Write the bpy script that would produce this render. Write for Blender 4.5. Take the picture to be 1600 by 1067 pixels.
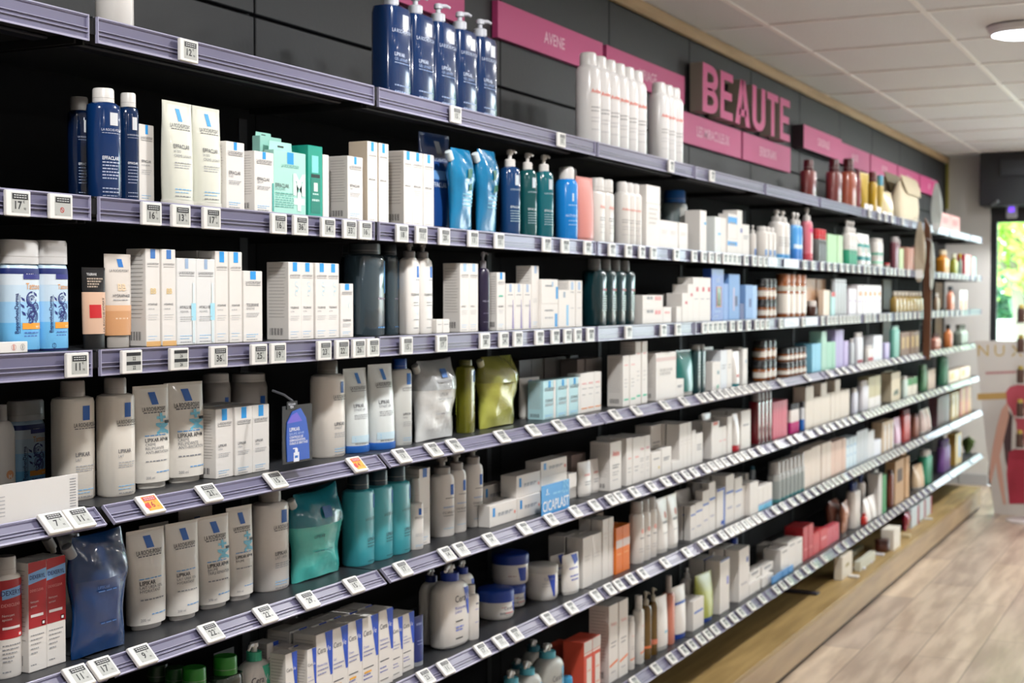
import bpy, math, random
from mathutils import Matrix, Vector
random.seed(7)
SC = bpy.context.scene
COL = SC.collection
for o in list(bpy.data.objects): bpy.data.objects.remove(o)

# ------------------------------------------------------------------ camera, world, sun, exposure
F = 2222.0
CAM = Vector((1.7, 0.0, 1.56))
PITCH = math.atan(68.5 / F)
YAW = math.atan(1108 * math.cos(PITCH) / F)
ROT = Matrix.Rotation(YAW, 3, 'Z') @ Matrix.Rotation(math.pi/2 - PITCH, 3, 'X')
cd = bpy.data.cameras.new('camera')
cam = bpy.data.objects.new('camera', cd); COL.objects.link(cam)
cam.location = CAM; cam.rotation_euler = ROT.to_euler()
cd.sensor_width = 22.3; cd.lens = 22.3 * F / 1600
cd.clip_start = .05; cd.clip_end = 200
cd.dof.use_dof = True; cd.dof.focus_distance = 2.45; cd.dof.aperture_fstop = 3.8
SC.camera = cam
SC.view_settings.view_transform = 'Standard'; SC.view_settings.look = 'None'
SC.view_settings.gamma = 1; SC.view_settings.use_curve_mapping = False
SC.view_settings.exposure = 0.12

w = bpy.data.worlds.new('world'); SC.world = w; w.use_nodes = True
bg = w.node_tree.nodes['Background']
bg.inputs[0].default_value = (.82, .92, 1, 1); bg.inputs[1].default_value = 8.0
sd = bpy.data.lights.new('sun', 'SUN'); sd.energy = 9; sd.angle = .02; sd.color = (1, .95, .85)
sun = bpy.data.objects.new('sun', sd); COL.objects.link(sun)
sun.rotation_euler = (math.radians(38), 0, math.radians(-160))

LIGHTS = [(.80 if k < 0 else .91, 6.5 + 1.8*k) for k in range(-3, 3)] + [(.91, 11.75)]  # last lamp is unseen, added to brighten the end wall
LIGHT_W = 25.0
ROOM_FILL = [(3.3, 6.5 + 1.8*k) for k in range(-4, 3)]  # unseen row, added as fill light for floor and room

def ray(px, py):
    return ROT @ Vector(((px-800)/F, -(py-533.5)/F, -1))
def onX(px, py, X):
    d = ray(px, py); t = (X-CAM.x)/d.x
    return CAM + d*t
def onY(px, py, Y):
    d = ray(px, py); t = (Y-CAM.y)/d.y
    return CAM + d*t
def onZ(px, py, Z):
    d = ray(px, py); t = (Z-CAM.z)/d.z
    return CAM + d*t

# shelf levels: slope of the front top edge towards the vanishing point -> height
SLOPE = {1: -.2487, 2: -.0900, 3: .0463, 4: .187, 5: .3245, 6: .470, 7: .650}
ZS = {k: 1.56 - v*1.1173*1.7 for k, v in SLOPE.items()}
WALLX = -.37
PLX, PLZ = .13, .16
ENDY = 12.3
CEIL = 1.56 + 1.167
BAYS = [.58, 1.834, 2.727, 3.985, 4.879, 5.768] + [5.768 + .9*k for k in range(1, 8)]
BAYS[-1] = 11.75
LVL = {1: 'top shelf', 2: 'second shelf', 3: 'third shelf', 4: 'fourth shelf', 5: 'fifth shelf', 6: 'sixth shelf', 7: 'lowest shelf'}
ORD = ['zeroth', 'first', 'second', 'third', 'fourth', 'fifth', 'sixth', 'seventh', 'eighth', 'ninth', 'tenth', 'eleventh', 'twelfth', 'thirteenth', 'fourteenth', 'fifteenth', 'sixteenth', 'seventeenth', 'eighteenth', 'nineteenth', 'twentieth']

def ORDN(n):
    t = {1: 'first', 2: 'second', 3: 'third', 4: 'fourth', 5: 'fifth', 6: 'sixth', 7: 'seventh', 8: 'eighth', 9: 'ninth', 10: 'tenth'}
    if n in t: return t[n]
    return str(n) + ('th' if 10 <= n % 100 <= 20 else {1: 'st', 2: 'nd', 3: 'rd'}.get(n % 10, 'th'))
# ------------------------------------------------------------------ materials
def lin(h):
    if isinstance(h, str):
        c = [int(h[i:i+2], 16)/255 for i in (0, 2, 4)]
    else: c = h
    return tuple((x/12.92 if x <= .04045 else ((x+.055)/1.055)**2.4) for x in c) + (1,)
MATS = {}
def mat(h, rough=.45, metal=0, trans=0, coat=0, emit=0, bump=0, bscale=60, alpha=1):
    key = (h, rough, metal, trans, coat, emit, bump, bscale, alpha)
    if key in MATS: return MATS[key]
    m = bpy.data.materials.new('mat_%s' % h); m.use_nodes = True
    nt = m.node_tree; b = nt.nodes['Principled BSDF']
    b.inputs['Base Color'].default_value = lin(h)
    b.inputs['Roughness'].default_value = rough
    b.inputs['Metallic'].default_value = metal
    b.inputs['Transmission Weight'].default_value = trans
    b.inputs['Coat Weight'].default_value = coat
    b.inputs['Alpha'].default_value = alpha
    if emit:
        b.inputs['Emission Color'].default_value = lin(h); b.inputs['Emission Strength'].default_value = emit
    if bump:
        t = nt.nodes.new('ShaderNodeTexCoord'); n = nt.nodes.new('ShaderNodeTexNoise'); n.inputs['Scale'].default_value = bscale
        n.inputs['Detail'].default_value = 3
        bp = nt.nodes.new('ShaderNodeBump'); bp.inputs['Strength'].default_value = bump; bp.inputs['Distance'].default_value = .01
        nt.links.new(t.outputs['Object'], n.inputs['Vector']); nt.links.new(n.outputs['Fac'], bp.inputs['Height'])
        nt.links.new(bp.outputs['Normal'], b.inputs['Normal'])
    MATS[key] = m
    return m
def nodes_mat(name):
    m = bpy.data.materials.new(name); m.use_nodes = True
    return m, m.node_tree, m.node_tree.nodes['Principled BSDF']
def wood_mat(name, c1, c2, scale=(8, .7, 8), rough=.5):
    m, nt, b = nodes_mat(name); N = nt.nodes; L = nt.links
    t = N.new('ShaderNodeTexCoord'); mp = N.new('ShaderNodeMapping'); mp.inputs['Scale'].default_value = scale
    n = N.new('ShaderNodeTexNoise'); n.inputs['Scale'].default_value = 3; n.inputs['Detail'].default_value = 6
    r = N.new('ShaderNodeValToRGB'); r.color_ramp.elements[0].color = lin(c1); r.color_ramp.elements[1].color = lin(c2)
    r.color_ramp.elements[0].position = .35; r.color_ramp.elements[1].position = .65
    L.new(t.outputs['Object'], mp.inputs['Vector']); L.new(mp.outputs[0], n.inputs['Vector'])
    L.new(n.outputs['Fac'], r.inputs['Fac']); L.new(r.outputs[0], b.inputs['Base Color'])
    b.inputs['Roughness'].default_value = rough
    return m
def floor_mat():
    m, nt, b = nodes_mat('floor_planks'); N = nt.nodes; L = nt.links
    t = N.new('ShaderNodeTexCoord'); mp = N.new('ShaderNodeMapping')
    mp.inputs['Rotation'].default_value = (0, 0, math.pi/2); mp.inputs['Location'].default_value = (.3, .645, 0)
    br = N.new('ShaderNodeTexBrick'); br.inputs['Scale'].default_value = 1
    br.inputs['Brick Width'].default_value = 1.2; br.inputs['Row Height'].default_value = .235
    br.inputs['Mortar Size'].default_value = .0022; br.inputs['Mortar Smooth'].default_value = .1
    br.inputs['Color1'].default_value = lin('d6c5b0'); br.inputs['Color2'].default_value = lin('b5a597')
    br.inputs['Mortar'].default_value = lin('7d6f62'); br.offset = .37
    mp2 = N.new('ShaderNodeMapping'); mp2.inputs['Scale'].default_value = (9, 1.2, 1)
    n = N.new('ShaderNodeTexNoise'); n.inputs['Scale'].default_value = 1.6; n.inputs['Detail'].default_value = 7; n.inputs['Distortion'].default_value = .15
    r = N.new('ShaderNodeValToRGB'); r.color_ramp.elements[0].color = (.70, .63, .58, 1); r.color_ramp.elements[1].color = (1.15, 1.12, 1.08, 1)
    r.color_ramp.elements[0].position = .38; r.color_ramp.elements[1].position = .62
    mx = N.new('ShaderNodeMix'); mx.data_type = 'RGBA'; mx.blend_type = 'MULTIPLY'; mx.inputs[0].default_value = .8
    L.new(t.outputs['Object'], mp.inputs['Vector']); L.new(mp.outputs[0], br.inputs['Vector'])
    L.new(t.outputs['Object'], mp2.inputs['Vector']); L.new(mp2.outputs[0], n.inputs['Vector']); L.new(n.outputs['Fac'], r.inputs['Fac'])
    L.new(br.outputs['Color'], mx.inputs[6]); L.new(r.outputs[0], mx.inputs[7]); L.new(mx.outputs[2], b.inputs['Base Color'])
    b.inputs['Roughness'].default_value = .28
    bp = N.new('ShaderNodeBump'); bp.inputs['Strength'].default_value = .3; bp.inputs['Distance'].default_value = .002; bp.invert = True
    L.new(br.outputs['Fac'], bp.inputs['Height']); L.new(bp.outputs[0], b.inputs['Normal'])
    return m
def glass_mat(tint='fafffd'):
    m = bpy.data.materials.new('window_glass'); m.use_nodes = True
    nt = m.node_tree; N = nt.nodes; L = nt.links; N.clear()
    o = N.new('ShaderNodeOutputMaterial'); mix = N.new('ShaderNodeMixShader'); fr = N.new('ShaderNodeFresnel'); fr.inputs[0].default_value = 1.45
    tr = N.new('ShaderNodeBsdfTransparent'); tr.inputs[0].default_value = lin(tint); gl = N.new('ShaderNodeBsdfGlossy'); gl.inputs['Roughness'].default_value = .02
    L.new(fr.outputs[0], mix.inputs[0]); L.new(tr.outputs[0], mix.inputs[1]); L.new(gl.outputs[0], mix.inputs[2]); L.new(mix.outputs[0], o.inputs[0])
    return m

# ------------------------------------------------------------------ mesh builder
FONTC = {}
def text_geo(s, bold=0):
    k = (s, bold)
    if k in FONTC: return FONTC[k]
    c = bpy.data.curves.new('t', 'FONT'); c.body = s; c.resolution_u = 2; c.fill_mode = 'FRONT'; c.offset = bold
    o = bpy.data.objects.new('t', c)
    me = bpy.data.meshes.new_from_object(o)
    vs = [(v.co.x, v.co.y) for v in me.vertices]; fs = [tuple(p.vertices) for p in me.polygons]
    bpy.data.objects.remove(o); bpy.data.curves.remove(c); bpy.data.meshes.remove(me)
    if vs:
        x0 = min(v[0] for v in vs); x1 = max(v[0] for v in vs); y0 = min(v[1] for v in vs); y1 = max(v[1] for v in vs)
    else: x0 = x1 = y0 = y1 = 0
    W = max(x1-x0, 1e-4)
    H = .72
    vs = [(x-x0, y) for x, y in vs]
    FONTC[k] = (vs, fs, W, H)
    return FONTC[k]

class M:
    def __init__(s): s.v = []; s.f = []; s.m = []; s.sm = []; s.mats = []
    def mi(s, m):
        if m not in s.mats: s.mats.append(m)
        return s.mats.index(m)
    def face(s, idx, m, sm=False): s.f.append(tuple(idx)); s.m.append(m); s.sm.append(sm)
    def box(s, x0, x1, y0, y1, z0, z1, mt, c=0):
        m = s.mi(mt)
        if c:
            rings = []
            def ring(z, i):
                b = len(s.v); a = c
                X0, X1, Y0, Y1 = x0+i, x1-i, y0+i, y1-i
                s.v += [(X0+a, Y0, z), (X1-a, Y0, z), (X1, Y0+a, z), (X1, Y1-a, z), (X1-a, Y1, z), (X0+a, Y1, z), (X0, Y1-a, z), (X0, Y0+a, z)]
                return b
            rs = [ring(z0, c), ring(z0+c, 0), ring(z1-c, 0), ring(z1, c)]
            for a, b in zip(rs, rs[1:]):
                for i in range(8): s.face((a+i, a+(i+1) % 8, b+(i+1) % 8, b+i), m)
            s.face([rs[0]+i for i in range(7, -1, -1)], m); s.face([rs[3]+i for i in range(8)], m)
            return
        b = len(s.v)
        s.v += [(x0, y0, z0), (x1, y0, z0), (x1, y1, z0), (x0, y1, z0), (x0, y0, z1), (x1, y0, z1), (x1, y1, z1), (x0, y1, z1)]
        for q in ((3, 2, 1, 0), (4, 5, 6, 7), (0, 1, 5, 4), (1, 2, 6, 5), (2, 3, 7, 6), (3, 0, 4, 7)): s.face([b+i for i in q], m)
    def loft(s, secs, mt, n=20, cap=True, xf=None):
        # secs: (z, a, b, p, cx, cy): a = half width (y), b = half depth (x)
        m = s.mi(mt); rs = []
        for sec in secs:
            z, a, b, p = sec[:4]; cx = sec[4] if len(sec) > 4 else 0; cy = sec[5] if len(sec) > 5 else 0
            st = len(s.v); rs.append(st)
            for i in range(n):
                t = 2*math.pi*i/n; co, si = math.cos(t), math.sin(t)
                x = cx + b*math.copysign(abs(co)**(2/p), co); y = cy + a*math.copysign(abs(si)**(2/p), si)
                q = (x, y, z)
                s.v.append(xf(q) if xf else q)
        for A, B in zip(rs, rs[1:]):
            for i in range(n): s.face((A+i, A+(i+1) % n, B+(i+1) % n, B+i), m, True)
        if cap:
            s.face([rs[0]+i for i in range(n-1, -1, -1)], m); s.face([rs[-1]+i for i in range(n)], m)
    def tube(s, pts, r, mt, n=8):
        m = s.mi(mt); rs = []
        for i, p in enumerate(pts):
            a = Vector(pts[max(i-1, 0)]); b = Vector(pts[min(i+1, len(pts)-1)]); d = (b-a).normalized()
            u = d.cross(Vector((0, 0, 1)));
            if u.length < .05: u = d.cross(Vector((0, 1, 0)))
            u.normalize(); v = d.cross(u); st = len(s.v); rs.append(st)
            rr = r[i] if isinstance(r, (list, tuple)) else r
            for k in range(n):
                t = 2*math.pi*k/n; q = Vector(p) + (u*math.cos(t)+v*math.sin(t))*rr; s.v.append(tuple(q))
        for A, B in zip(rs, rs[1:]):
            for i in range(n): s.face((A+i, A+(i+1) % n, B+(i+1) % n, B+i), m, True)
        s.face([rs[0]+i for i in range(n)], m); s.face([rs[-1]+i for i in range(n)], m)
    def extr(s, pts, y0, y1, mt):
        m = s.mi(mt); b = len(s.v); n = len(pts)
        for y in (y0, y1):
            for p in pts: s.v.append((p[0], y, p[1]))
        for i in range(n):
            j = (i+1) % n; s.face((b+i, b+j, b+n+j, b+n+i), m)
        s.face([b+i for i in range(n)], m); s.face([b+n+i for i in range(n-1, -1, -1)], m)
    def prismX(s, pts, x0, x1, mt, mt2=None):     # outline in (y,z), extruded along x
        m = s.mi(mt); m2 = s.mi(mt2) if mt2 else m; b = len(s.v); n = len(pts)
        for x in (x0, x1):
            for p in pts: s.v.append((x, p[0], p[1]))
        for i in range(n):
            j = (i+1) % n; s.face((b+i, b+j, b+n+j, b+n+i), m)
        s.face([b+i for i in range(n)], m); s.face([b+n+i for i in range(n-1, -1, -1)], m2)
    # decals, mapped through P(u, z) -> point
    def quad(s, P, cs, mt, nu=1, nv=1):
        m = s.mi(mt); b = len(s.v)
        (ax, az), (bx, bz), (cx, cz), (dx, dz) = cs
        for j in range(nv+1):
            t = j/nv
            for i in range(nu+1):
                r = i/nu
                u = (ax*(1-r)+bx*r)*(1-t) + (dx*(1-r)+cx*r)*t; z = (az*(1-r)+bz*r)*(1-t) + (dz*(1-r)+cz*r)*t
                s.v.append(P(u, z))
        for j in range(nv):
            for i in range(nu):
                k = b+j*(nu+1)+i; s.face((k, k+1, k+nu+2, k+nu+1), m, nu > 1)
    def text(s, P, t, uc, z, maxw, h, mt, rot=False, bold=0, align='c'):
        vs, fs, W, H = text_geo(t, bold)
        if not fs: return
        sy = h/H; sx = min(sy, maxw/W); m = s.mi(mt); b = len(s.v)
        off = -W*sx/2 if align == 'c' else 0
        for x, y in vs:
            if rot: s.v.append(P(uc - y*sy, z + off + x*sx))
            else: s.v.append(P(uc + off + x*sx, z + y*sy))
        for f in fs: s.face([b+i for i in f], m)
    def build(s, name, parent=None, loc=None, sharp=40):
        me = bpy.data.meshes.new(name); me.from_pydata(s.v, [], s.f)
        for mt in s.mats: me.materials.append(mt)
        me.polygons.foreach_set('material_index', s.m); me.polygons.foreach_set('use_smooth', s.sm)
        if any(s.sm): me.set_sharp_from_angle(angle=math.radians(sharp))
        me.update()
        o = bpy.data.objects.new(name, me); COL.objects.link(o)
        if parent: o.parent = parent
        if loc: o.location = loc
        return o

def empty(name, loc=(0, 0, 0)):
    o = bpy.data.objects.new(name, None); o.empty_display_size = .05; COL.objects.link(o); o.location = loc
    return o
LABELS = {}
def tag(o, label, cat, group=None):
    o['label'] = label; o['category'] = cat
    if group: o['group'] = group
    LABELS.setdefault(label, []).append(o.name)
    return o
def struct(o): o['kind'] = 'structure'; return o
def dup(o, loc):
    c = o.copy(); COL.objects.link(c); c.location = loc
    for ch in list(o.children):
        if ch.type == 'LIGHT': continue
        d = ch.copy(); COL.objects.link(d); d.parent = c
        for g in ch.children:
            h = g.copy(); COL.objects.link(h); h.parent = d
    return c

# ------------------------------------------------------------------ the room
WHITE = mat('e2e1df', .7)
PANEL = mat('1d2023', .6, bump=.05)
def quadplane(name, pts, mt):
    m = M(); b = len(m.v); m.v += pts; m.face(range(len(pts)), m.mi(mt)); return struct(m.build(name))
X1 = 4.8; Y0R = -2.6
m = M(); m.box(-.6, X1, Y0R, ENDY, -.05, 0, floor_mat()); struct(m.build('floor'))
# ceiling: tiles set above a grid of T bars
TILE = mat('dfe0e2', .9, bump=.2, bscale=90); BAR = mat('f4f2f0', .45)
m = M(); m.box(-.6, X1, Y0R-.1, ENDY+.2, CEIL+.006, CEIL+.06, TILE)
gx = -.065 - .66
while gx < X1:
    if gx > -.5: m.box(gx-.011, gx+.011, Y0R, ENDY, CEIL, CEIL+.0059, BAR)
    gx += .66
gy = 6.0 - .735*11
while gy < ENDY:
    m.box(-.4, X1, gy-.011, gy+.011, CEIL+.0003, CEIL+.0058, BAR); gy += .735
struct(m.build('ceiling'))
# left wall: carcass plus dark panels with joints, above the top shelf
m = M(); m.box(WALLX-.12, WALLX-.02, Y0R, ENDY, 0, CEIL, mat('15161a', .8))
joints = [Y0R, .6, 1.9, 2.78, 4.07, 4.97, 5.87, 6.77, 7.67, 8.57, 9.47, 10.37, 11.27, 12.28]
zz = [2.018, 2.232, CEIL-.055]
for a, b in zip(joints, joints[1:]):
    m.box(WALLX-.02, WALLX, a+.004, b-.004, zz[0], zz[1]-.004, PANEL, .002)
    m.box(WALLX-.02, WALLX, a+.004, b-.004, zz[1]+.004, zz[2], PANEL, .002)
    m.box(WALLX-.02, WALLX, a+.002, b-.002, .1, zz[0]-.003, mat('060607', .95))  # shade behind the shelves put into this near-black colour
struct(m.build('wall_left'))
WOOD = wood_mat('oak_board', 'b0976f', 'c4ab82')
WOODT = wood_mat('oak_trim', 'a88d68', 'c2a67e')
m = M(); m.box(WALLX-.0, WALLX+.022, Y0R, ENDY, CEIL-.052, CEIL, WOODT, .002)
m.box(WALLX, WALLX+.02, ENDY-.03, ENDY, 2.3, CEIL-.052, mat('a8a04a', .5)); struct(m.build('trim_1'))
# end wall with glazed entrance
fr = onY(1546, 500, ENDY); DX = fr.x
DH = 2.26
m = M(); m.box(-.6, DX, ENDY, ENDY+.2, 0, CEIL+.005, WHITE); m.box(DX, X1, ENDY, ENDY+.2, DH, CEIL+.005, mat('26282b', .6))
m.box(WALLX, DX, ENDY-.012, ENDY, 0, .09, mat('b9bcc0', .5)); struct(m.build('wall_end'))
m = M(); m.box(X1, X1+.1, Y0R, ENDY+.2, 0, CEIL+.005, mat('dad8d6', .8)); struct(m.build('wall_right'))
m = M(); m.box(-.6, X1+.1, Y0R-.1, Y0R, 0, CEIL+.005, mat('e4e1dc', .8)); struct(m.build('wall_back'))
DARK = mat('1d2124', .4)
gx0 = onY(1556, 500, ENDY).x
doorw = .98
root = M()
xs = DX
for k in range(3):
    a, b = xs, xs + doorw
    r = empty('door_%d' % (k+1), ((a+b)/2, ENDY+.05, 0)); struct(r)
    f = M(); hw = (b-a)/2; th = gx0-DX
    zt = onY(1570, 347, ENDY).z
    f.box(-hw, -hw+th, -.03, .03, 0, DH, DARK, .003); f.box(hw-.05, hw, -.03, .03, 0, DH, DARK, .003)
    f.box(-hw+th, hw-.05, -.03, .03, zt, DH, DARK); f.box(-hw+th, hw-.05, -.03, .03, 0, .12, DARK)
    f.build('door_frame', r)
    g = M(); g.box(-hw+th, hw-.05, -.004, .004, .12, zt, glass_mat()); g.build('glass_pane', r)
    h = M(); h.tube([(hw-.12, -.07, .9), (hw-.12, -.07, 1.3)], .014, mat('9a9da0', .25, 1)); h.tube([(hw-.12, -.07, .93), (hw-.12, -.03, .93)], .008, mat('9a9da0', .25, 1)); h.tube([(hw-.12, -.07, 1.27), (hw-.12, -.03, 1.27)], .008, mat('9a9da0', .25, 1)); h.build('door_handle', r)
    xs = b
# dark header above the entrance
p0 = onY(1530, 322, ENDY-.28); p1 = onY(1530, 247, ENDY-.28)
r = empty('shutter_housing', (p0.x, ENDY-.28, p0.z)); tag(r, 'black shutter housing above the glass entrance under the ceiling', 'shutter housing')
m = M(); H = CEIL - p0.z; m.box(0, X1-p0.x, 0, .28, 0, H-.002, DARK, .006); m.build('housing', r)
m = M(); m.box(.16, X1-p0.x-.1, -.012, -.001, H*.55, H*.86, mat('2c3034', .35), .004); m.build('cover_strip', r)
m = M()
m.tube([(.1, -.012, .0), (.15, -.03, .035)], .013, mat('a5adb0', .3, .8)); m.build('release_catch', r)
# little white sensor above the door
p = onY(1580, 331, ENDY-.03)
r = empty('motion_sensor', (p.x, ENDY+.016, p.z)); tag(r, 'small white sensor with violet light above the glass door', 'sensor')
m = M(); m.box(-.045, .045, -.035, -.004, -.05, .055, mat('c9ccd6', .4), .008); m.build('sensor_case', r)
m = M(); m.box(-.02, .022, -.040, -.0355, 0, .038, mat('7a4df0', .4, emit=1.6), .003); m.build('indicator_light', r)

# ------------------------------------------------------------------ outside
m = M(); m.box(-8, X1+.1, ENDY+.2, 40, -.06, -.01, mat('c9c8c2', .9)); m.box(X1+.1, 16, 0, 40, -.06, -.01, mat('c9c8c2', .9)); struct(m.build('ground'))
def bark(): return mat('8a8578', .9, bump=.4, bscale=30)
def leafy(name, cx, cy, cz, rx, ry, rz, n, cols, sz, seed, parent):
    rd = random.Random(seed); m = M()
    mts = [mat(c, .6) for c in cols]
    for i in range(n):
        while True:
            q = Vector((rd.uniform(-1, 1), rd.uniform(-1, 1), rd.uniform(-1, 1)))
            if .35 < q.length < 1: break
        lump = 1 + .18*math.sin(q.x*5+seed)*math.cos(q.z*6)
        c = Vector((cx+q.x*rx*lump, cy+q.y*ry*lump, cz+q.z*rz*lump))
        u = Vector((rd.uniform(-1, 1), rd.uniform(-1, 1), rd.uniform(-.6, .6))).normalized(); v = u.cross(Vector((rd.uniform(-1, 1), rd.uniform(-1, 1), 1))).normalized()
        s_ = sz*rd.uniform(.7, 1.3); b = len(m.v)
        for a, bb in ((-1, 0), (0, -.5), (1, 0), (0, .5)): m.v.append(tuple(c+u*a*s_+v*bb*s_))
        m.face((b, b+1, b+2, b+3), m.mi(rd.choice(mts)))
    return m.build(name, parent)
def tree(x, y, h, r, label, cols, seed):
    e = empty('tree', (x, y, -.01)); tag(e, label, 'tree')
    m = M(); m.tube([(0, 0, 0), (.05, .02, h*.3), (-.03, 0, h*.55), (.06, 0, h*.85)], [.09, .075, .06, .03], bark(), 10)
    m.tube([(-.02, 0, h*.5), (r*.3, .1, h*.75)], [.045, .02], bark()); m.tube([(0, 0, h*.45), (-r*.35, -.1, h*.72)], [.04, .02], bark())
    m.build('trunk', e); leafy('foliage', 0, 0, h*.8, r, r, h*.34, 4200, cols, .085, seed, e)
tree(-.42, 17.4, 3.6, 1.35, 'slim leafy tree with pale trunk behind the glass door', ['b4d860', 'd8ee84', '94bf52'], 3)
tree(3.2, 18.5, 4.8, 1.9, 'broad bright green tree outside the right hand glazing', ['a9cc58', 'cfe676', '86b04a'], 5)
tree(-4.4, 20.5, 5.0, 2.0, 'dense tree outside, left of the slim one', ['8fb34a', '6f9540', 'b3cf60'], 8)
e = empty('hedge', (1, 24.2, -.01)); tag(e, 'long dark green hedge across the forecourt outside', 'hedge'); leafy('foliage', 0, 0, 1.3, 7, .5, 1.35, 7000, ['5f9a72', '4f8766', '7fb884'], .13, 11, e)
m = M(); m.box(-7, 9, 0, .2, 0, 1.24, mat('f0f0ec', .8)); m.box(-7, 9, -.03, .23, 1.24, 1.28, mat('f4f4f0', .7)); o = m.build('garden_wall'); o.location = (0, 19.6, -.01); tag(o, 'low bright white garden wall outside beyond the trees', 'garden wall')
m = M(); m.box(-7, 7, .3, .5, 0, 1.6, mat('5a9a80', .9)); m.build('fence_screen', e)
# ------------------------------------------------------------------ ceiling lights
def ceiling_light(x, y, label, proto=[None], pw=1):
    if proto[0] is None:
        r = empty('ceiling_light', (x, y, CEIL))
        m = M(); m.loft([(-.02, .13, .13, 2), (-.001, .14, .14, 2)], mat('d8d8d8', .4), 32); m.loft([(-.034, .118, .118, 2), (-.02, .13, .13, 2)], mat('e8e8e8', .3), 32, cap=False); m.build('housing_ring', r)
        m = M(); m.loft([(-.048, .05, .05, 2), (-.044, .085, .085, 2), (-.034, .116, .116, 2), (-.0205, .117, .117, 2)], mat('eef4ff', .5, emit=9), 32); m.build('diffuser', r)
        proto[0] = r
    else: r = dup(proto[0], (x, y, CEIL))
    tag(r, label, 'ceiling light', 'round ceiling lights')
    l = bpy.data.lights.new('lamp_glow', 'AREA'); l.shape = 'DISK'; l.size = .16; l.energy = LIGHT_W*pw; l.color = (1, .985, .965)
    o = bpy.data.objects.new('lamp_glow', l); COL.objects.link(o); o.parent = r; o.location = (0, 0, -.055)
for (x, y) in LIGHTS: ceiling_light(x, y, 'round white ceiling light shining at the upper right of the photo' if abs(y-6.5) < .1 else 'round white ceiling light in the row over the aisle, %s' % ('beyond the one in view' if y > 6.5 else 'nearer than the one in view'), pw=2.0 if y > 11 else (1.15 if y < 4 else .68 if y < 5 else .78))
for (x, y) in ROOM_FILL: ceiling_light(x, y, 'unseen round white ceiling light added as fill on the far side of the shop', pw=.2)

# ------------------------------------------------------------------ pink header signs
PINK = mat('c4447f', .55); PINKE = mat('2b1b23', .6); LET = mat('e9b7cd', .6)
def wallY(px): return onX(px, 200, WALLX+.03).y
def sign(y0, y1, z0, z1, text, label, th=.02, tw=.5, hs=.34):
    r = empty('header_sign', (WALLX+.001, (y0+y1)/2, z0)); tag(r, label, 'sign', 'pink header signs')
    hw = (y1-y0)/2; m = M(); m.box(0, th-.001, -hw, hw, 0, z1-z0, PINKE if th > .04 else PINK); m.box(th-.0009, th, -hw, hw, 0, z1-z0, PINK); m.build('sign_board', r)
    H = z1-z0
    if text:
        m = M(); m.text(lambda u, z: (th+.0008, u, z), text, 0, H*(.5-hs/2), tw*2*hw, H*hs, LET, bold=.012); m.build('lettering', r)
    return r
def zat(slope, X=WALLX+.02): return 1.56 + slope*1.1173*(CAM.x-X)
za, zb = zat(.358), zat(.4085)
sign(3.32, wallY(730), za, zb, '', 'blank pink sign cut by the top edge above the blue pump bottles')
sign(wallY(782), wallY(945), za, zb, 'AVENE', 'pink header sign reading AVENE', tw=.28)
sign(wallY(951), wallY(1072.5), za, zb, 'URIAGE', 'pink header sign behind the white spray cans, lettering half hidden', tw=.32)
zc, zd = zat(.288), zat(.345)
sign(wallY(1069.5), wallY(1161), zc, zd, 'LES MIRACULEUX', 'pink header sign reading LES MIRACULEUX below the big letters', tw=.55)
sign(wallY(1164), wallY(1238), zc, zd, 'ERBORIAN', 'pink header sign below the last letters of the big word', tw=.34)
ze, zf = zat(.350), zat(.4045)
for (a, b, t, lb) in ((1247, 1307, 'CAUDALIE', 'pink header sign right after the big letters, set forward with dark side'), (1311, 1359, 'NUXE', 'pink header sign above the two amber bottles of the top shelf'),
                      (1361, 1402, 'VICHY', 'pink header sign above the cream coloured bags'), (1403.5, 1436.5, 'LIERAC', 'second pink header sign from the far end of the wall'), (1438, 1466, 'SVR', 'farthest pink header sign, at the room corner')):
    sign(wallY(a), wallY(b), ze, zf, t, lb, th=.06 if a == 1247 else .03, tw=.3)
r = empty('shop_letters', (WALLX, 0, 0)); tag(r, 'large raised pink letters reading BEAUTE with grey sides', 'wall lettering')
zl, zh = zat(.3545, WALLX+.07)+.008, zat(.4515, WALLX+.07)
ya, yb_ = onX(1098, 140, WALLX+.07).y, onX(1234, 190, WALLX+.07).y
GREYS = mat('8c8378', .6)
wid = {'B': 1.0, 'E': .86, 'A': 1.12, 'U': 1.02, 'T': .92}
seq = 'BEAUTE'; tot = sum(wid[c] for c in seq) + .17*5; un = (yb_-ya)/tot; y = ya
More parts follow.
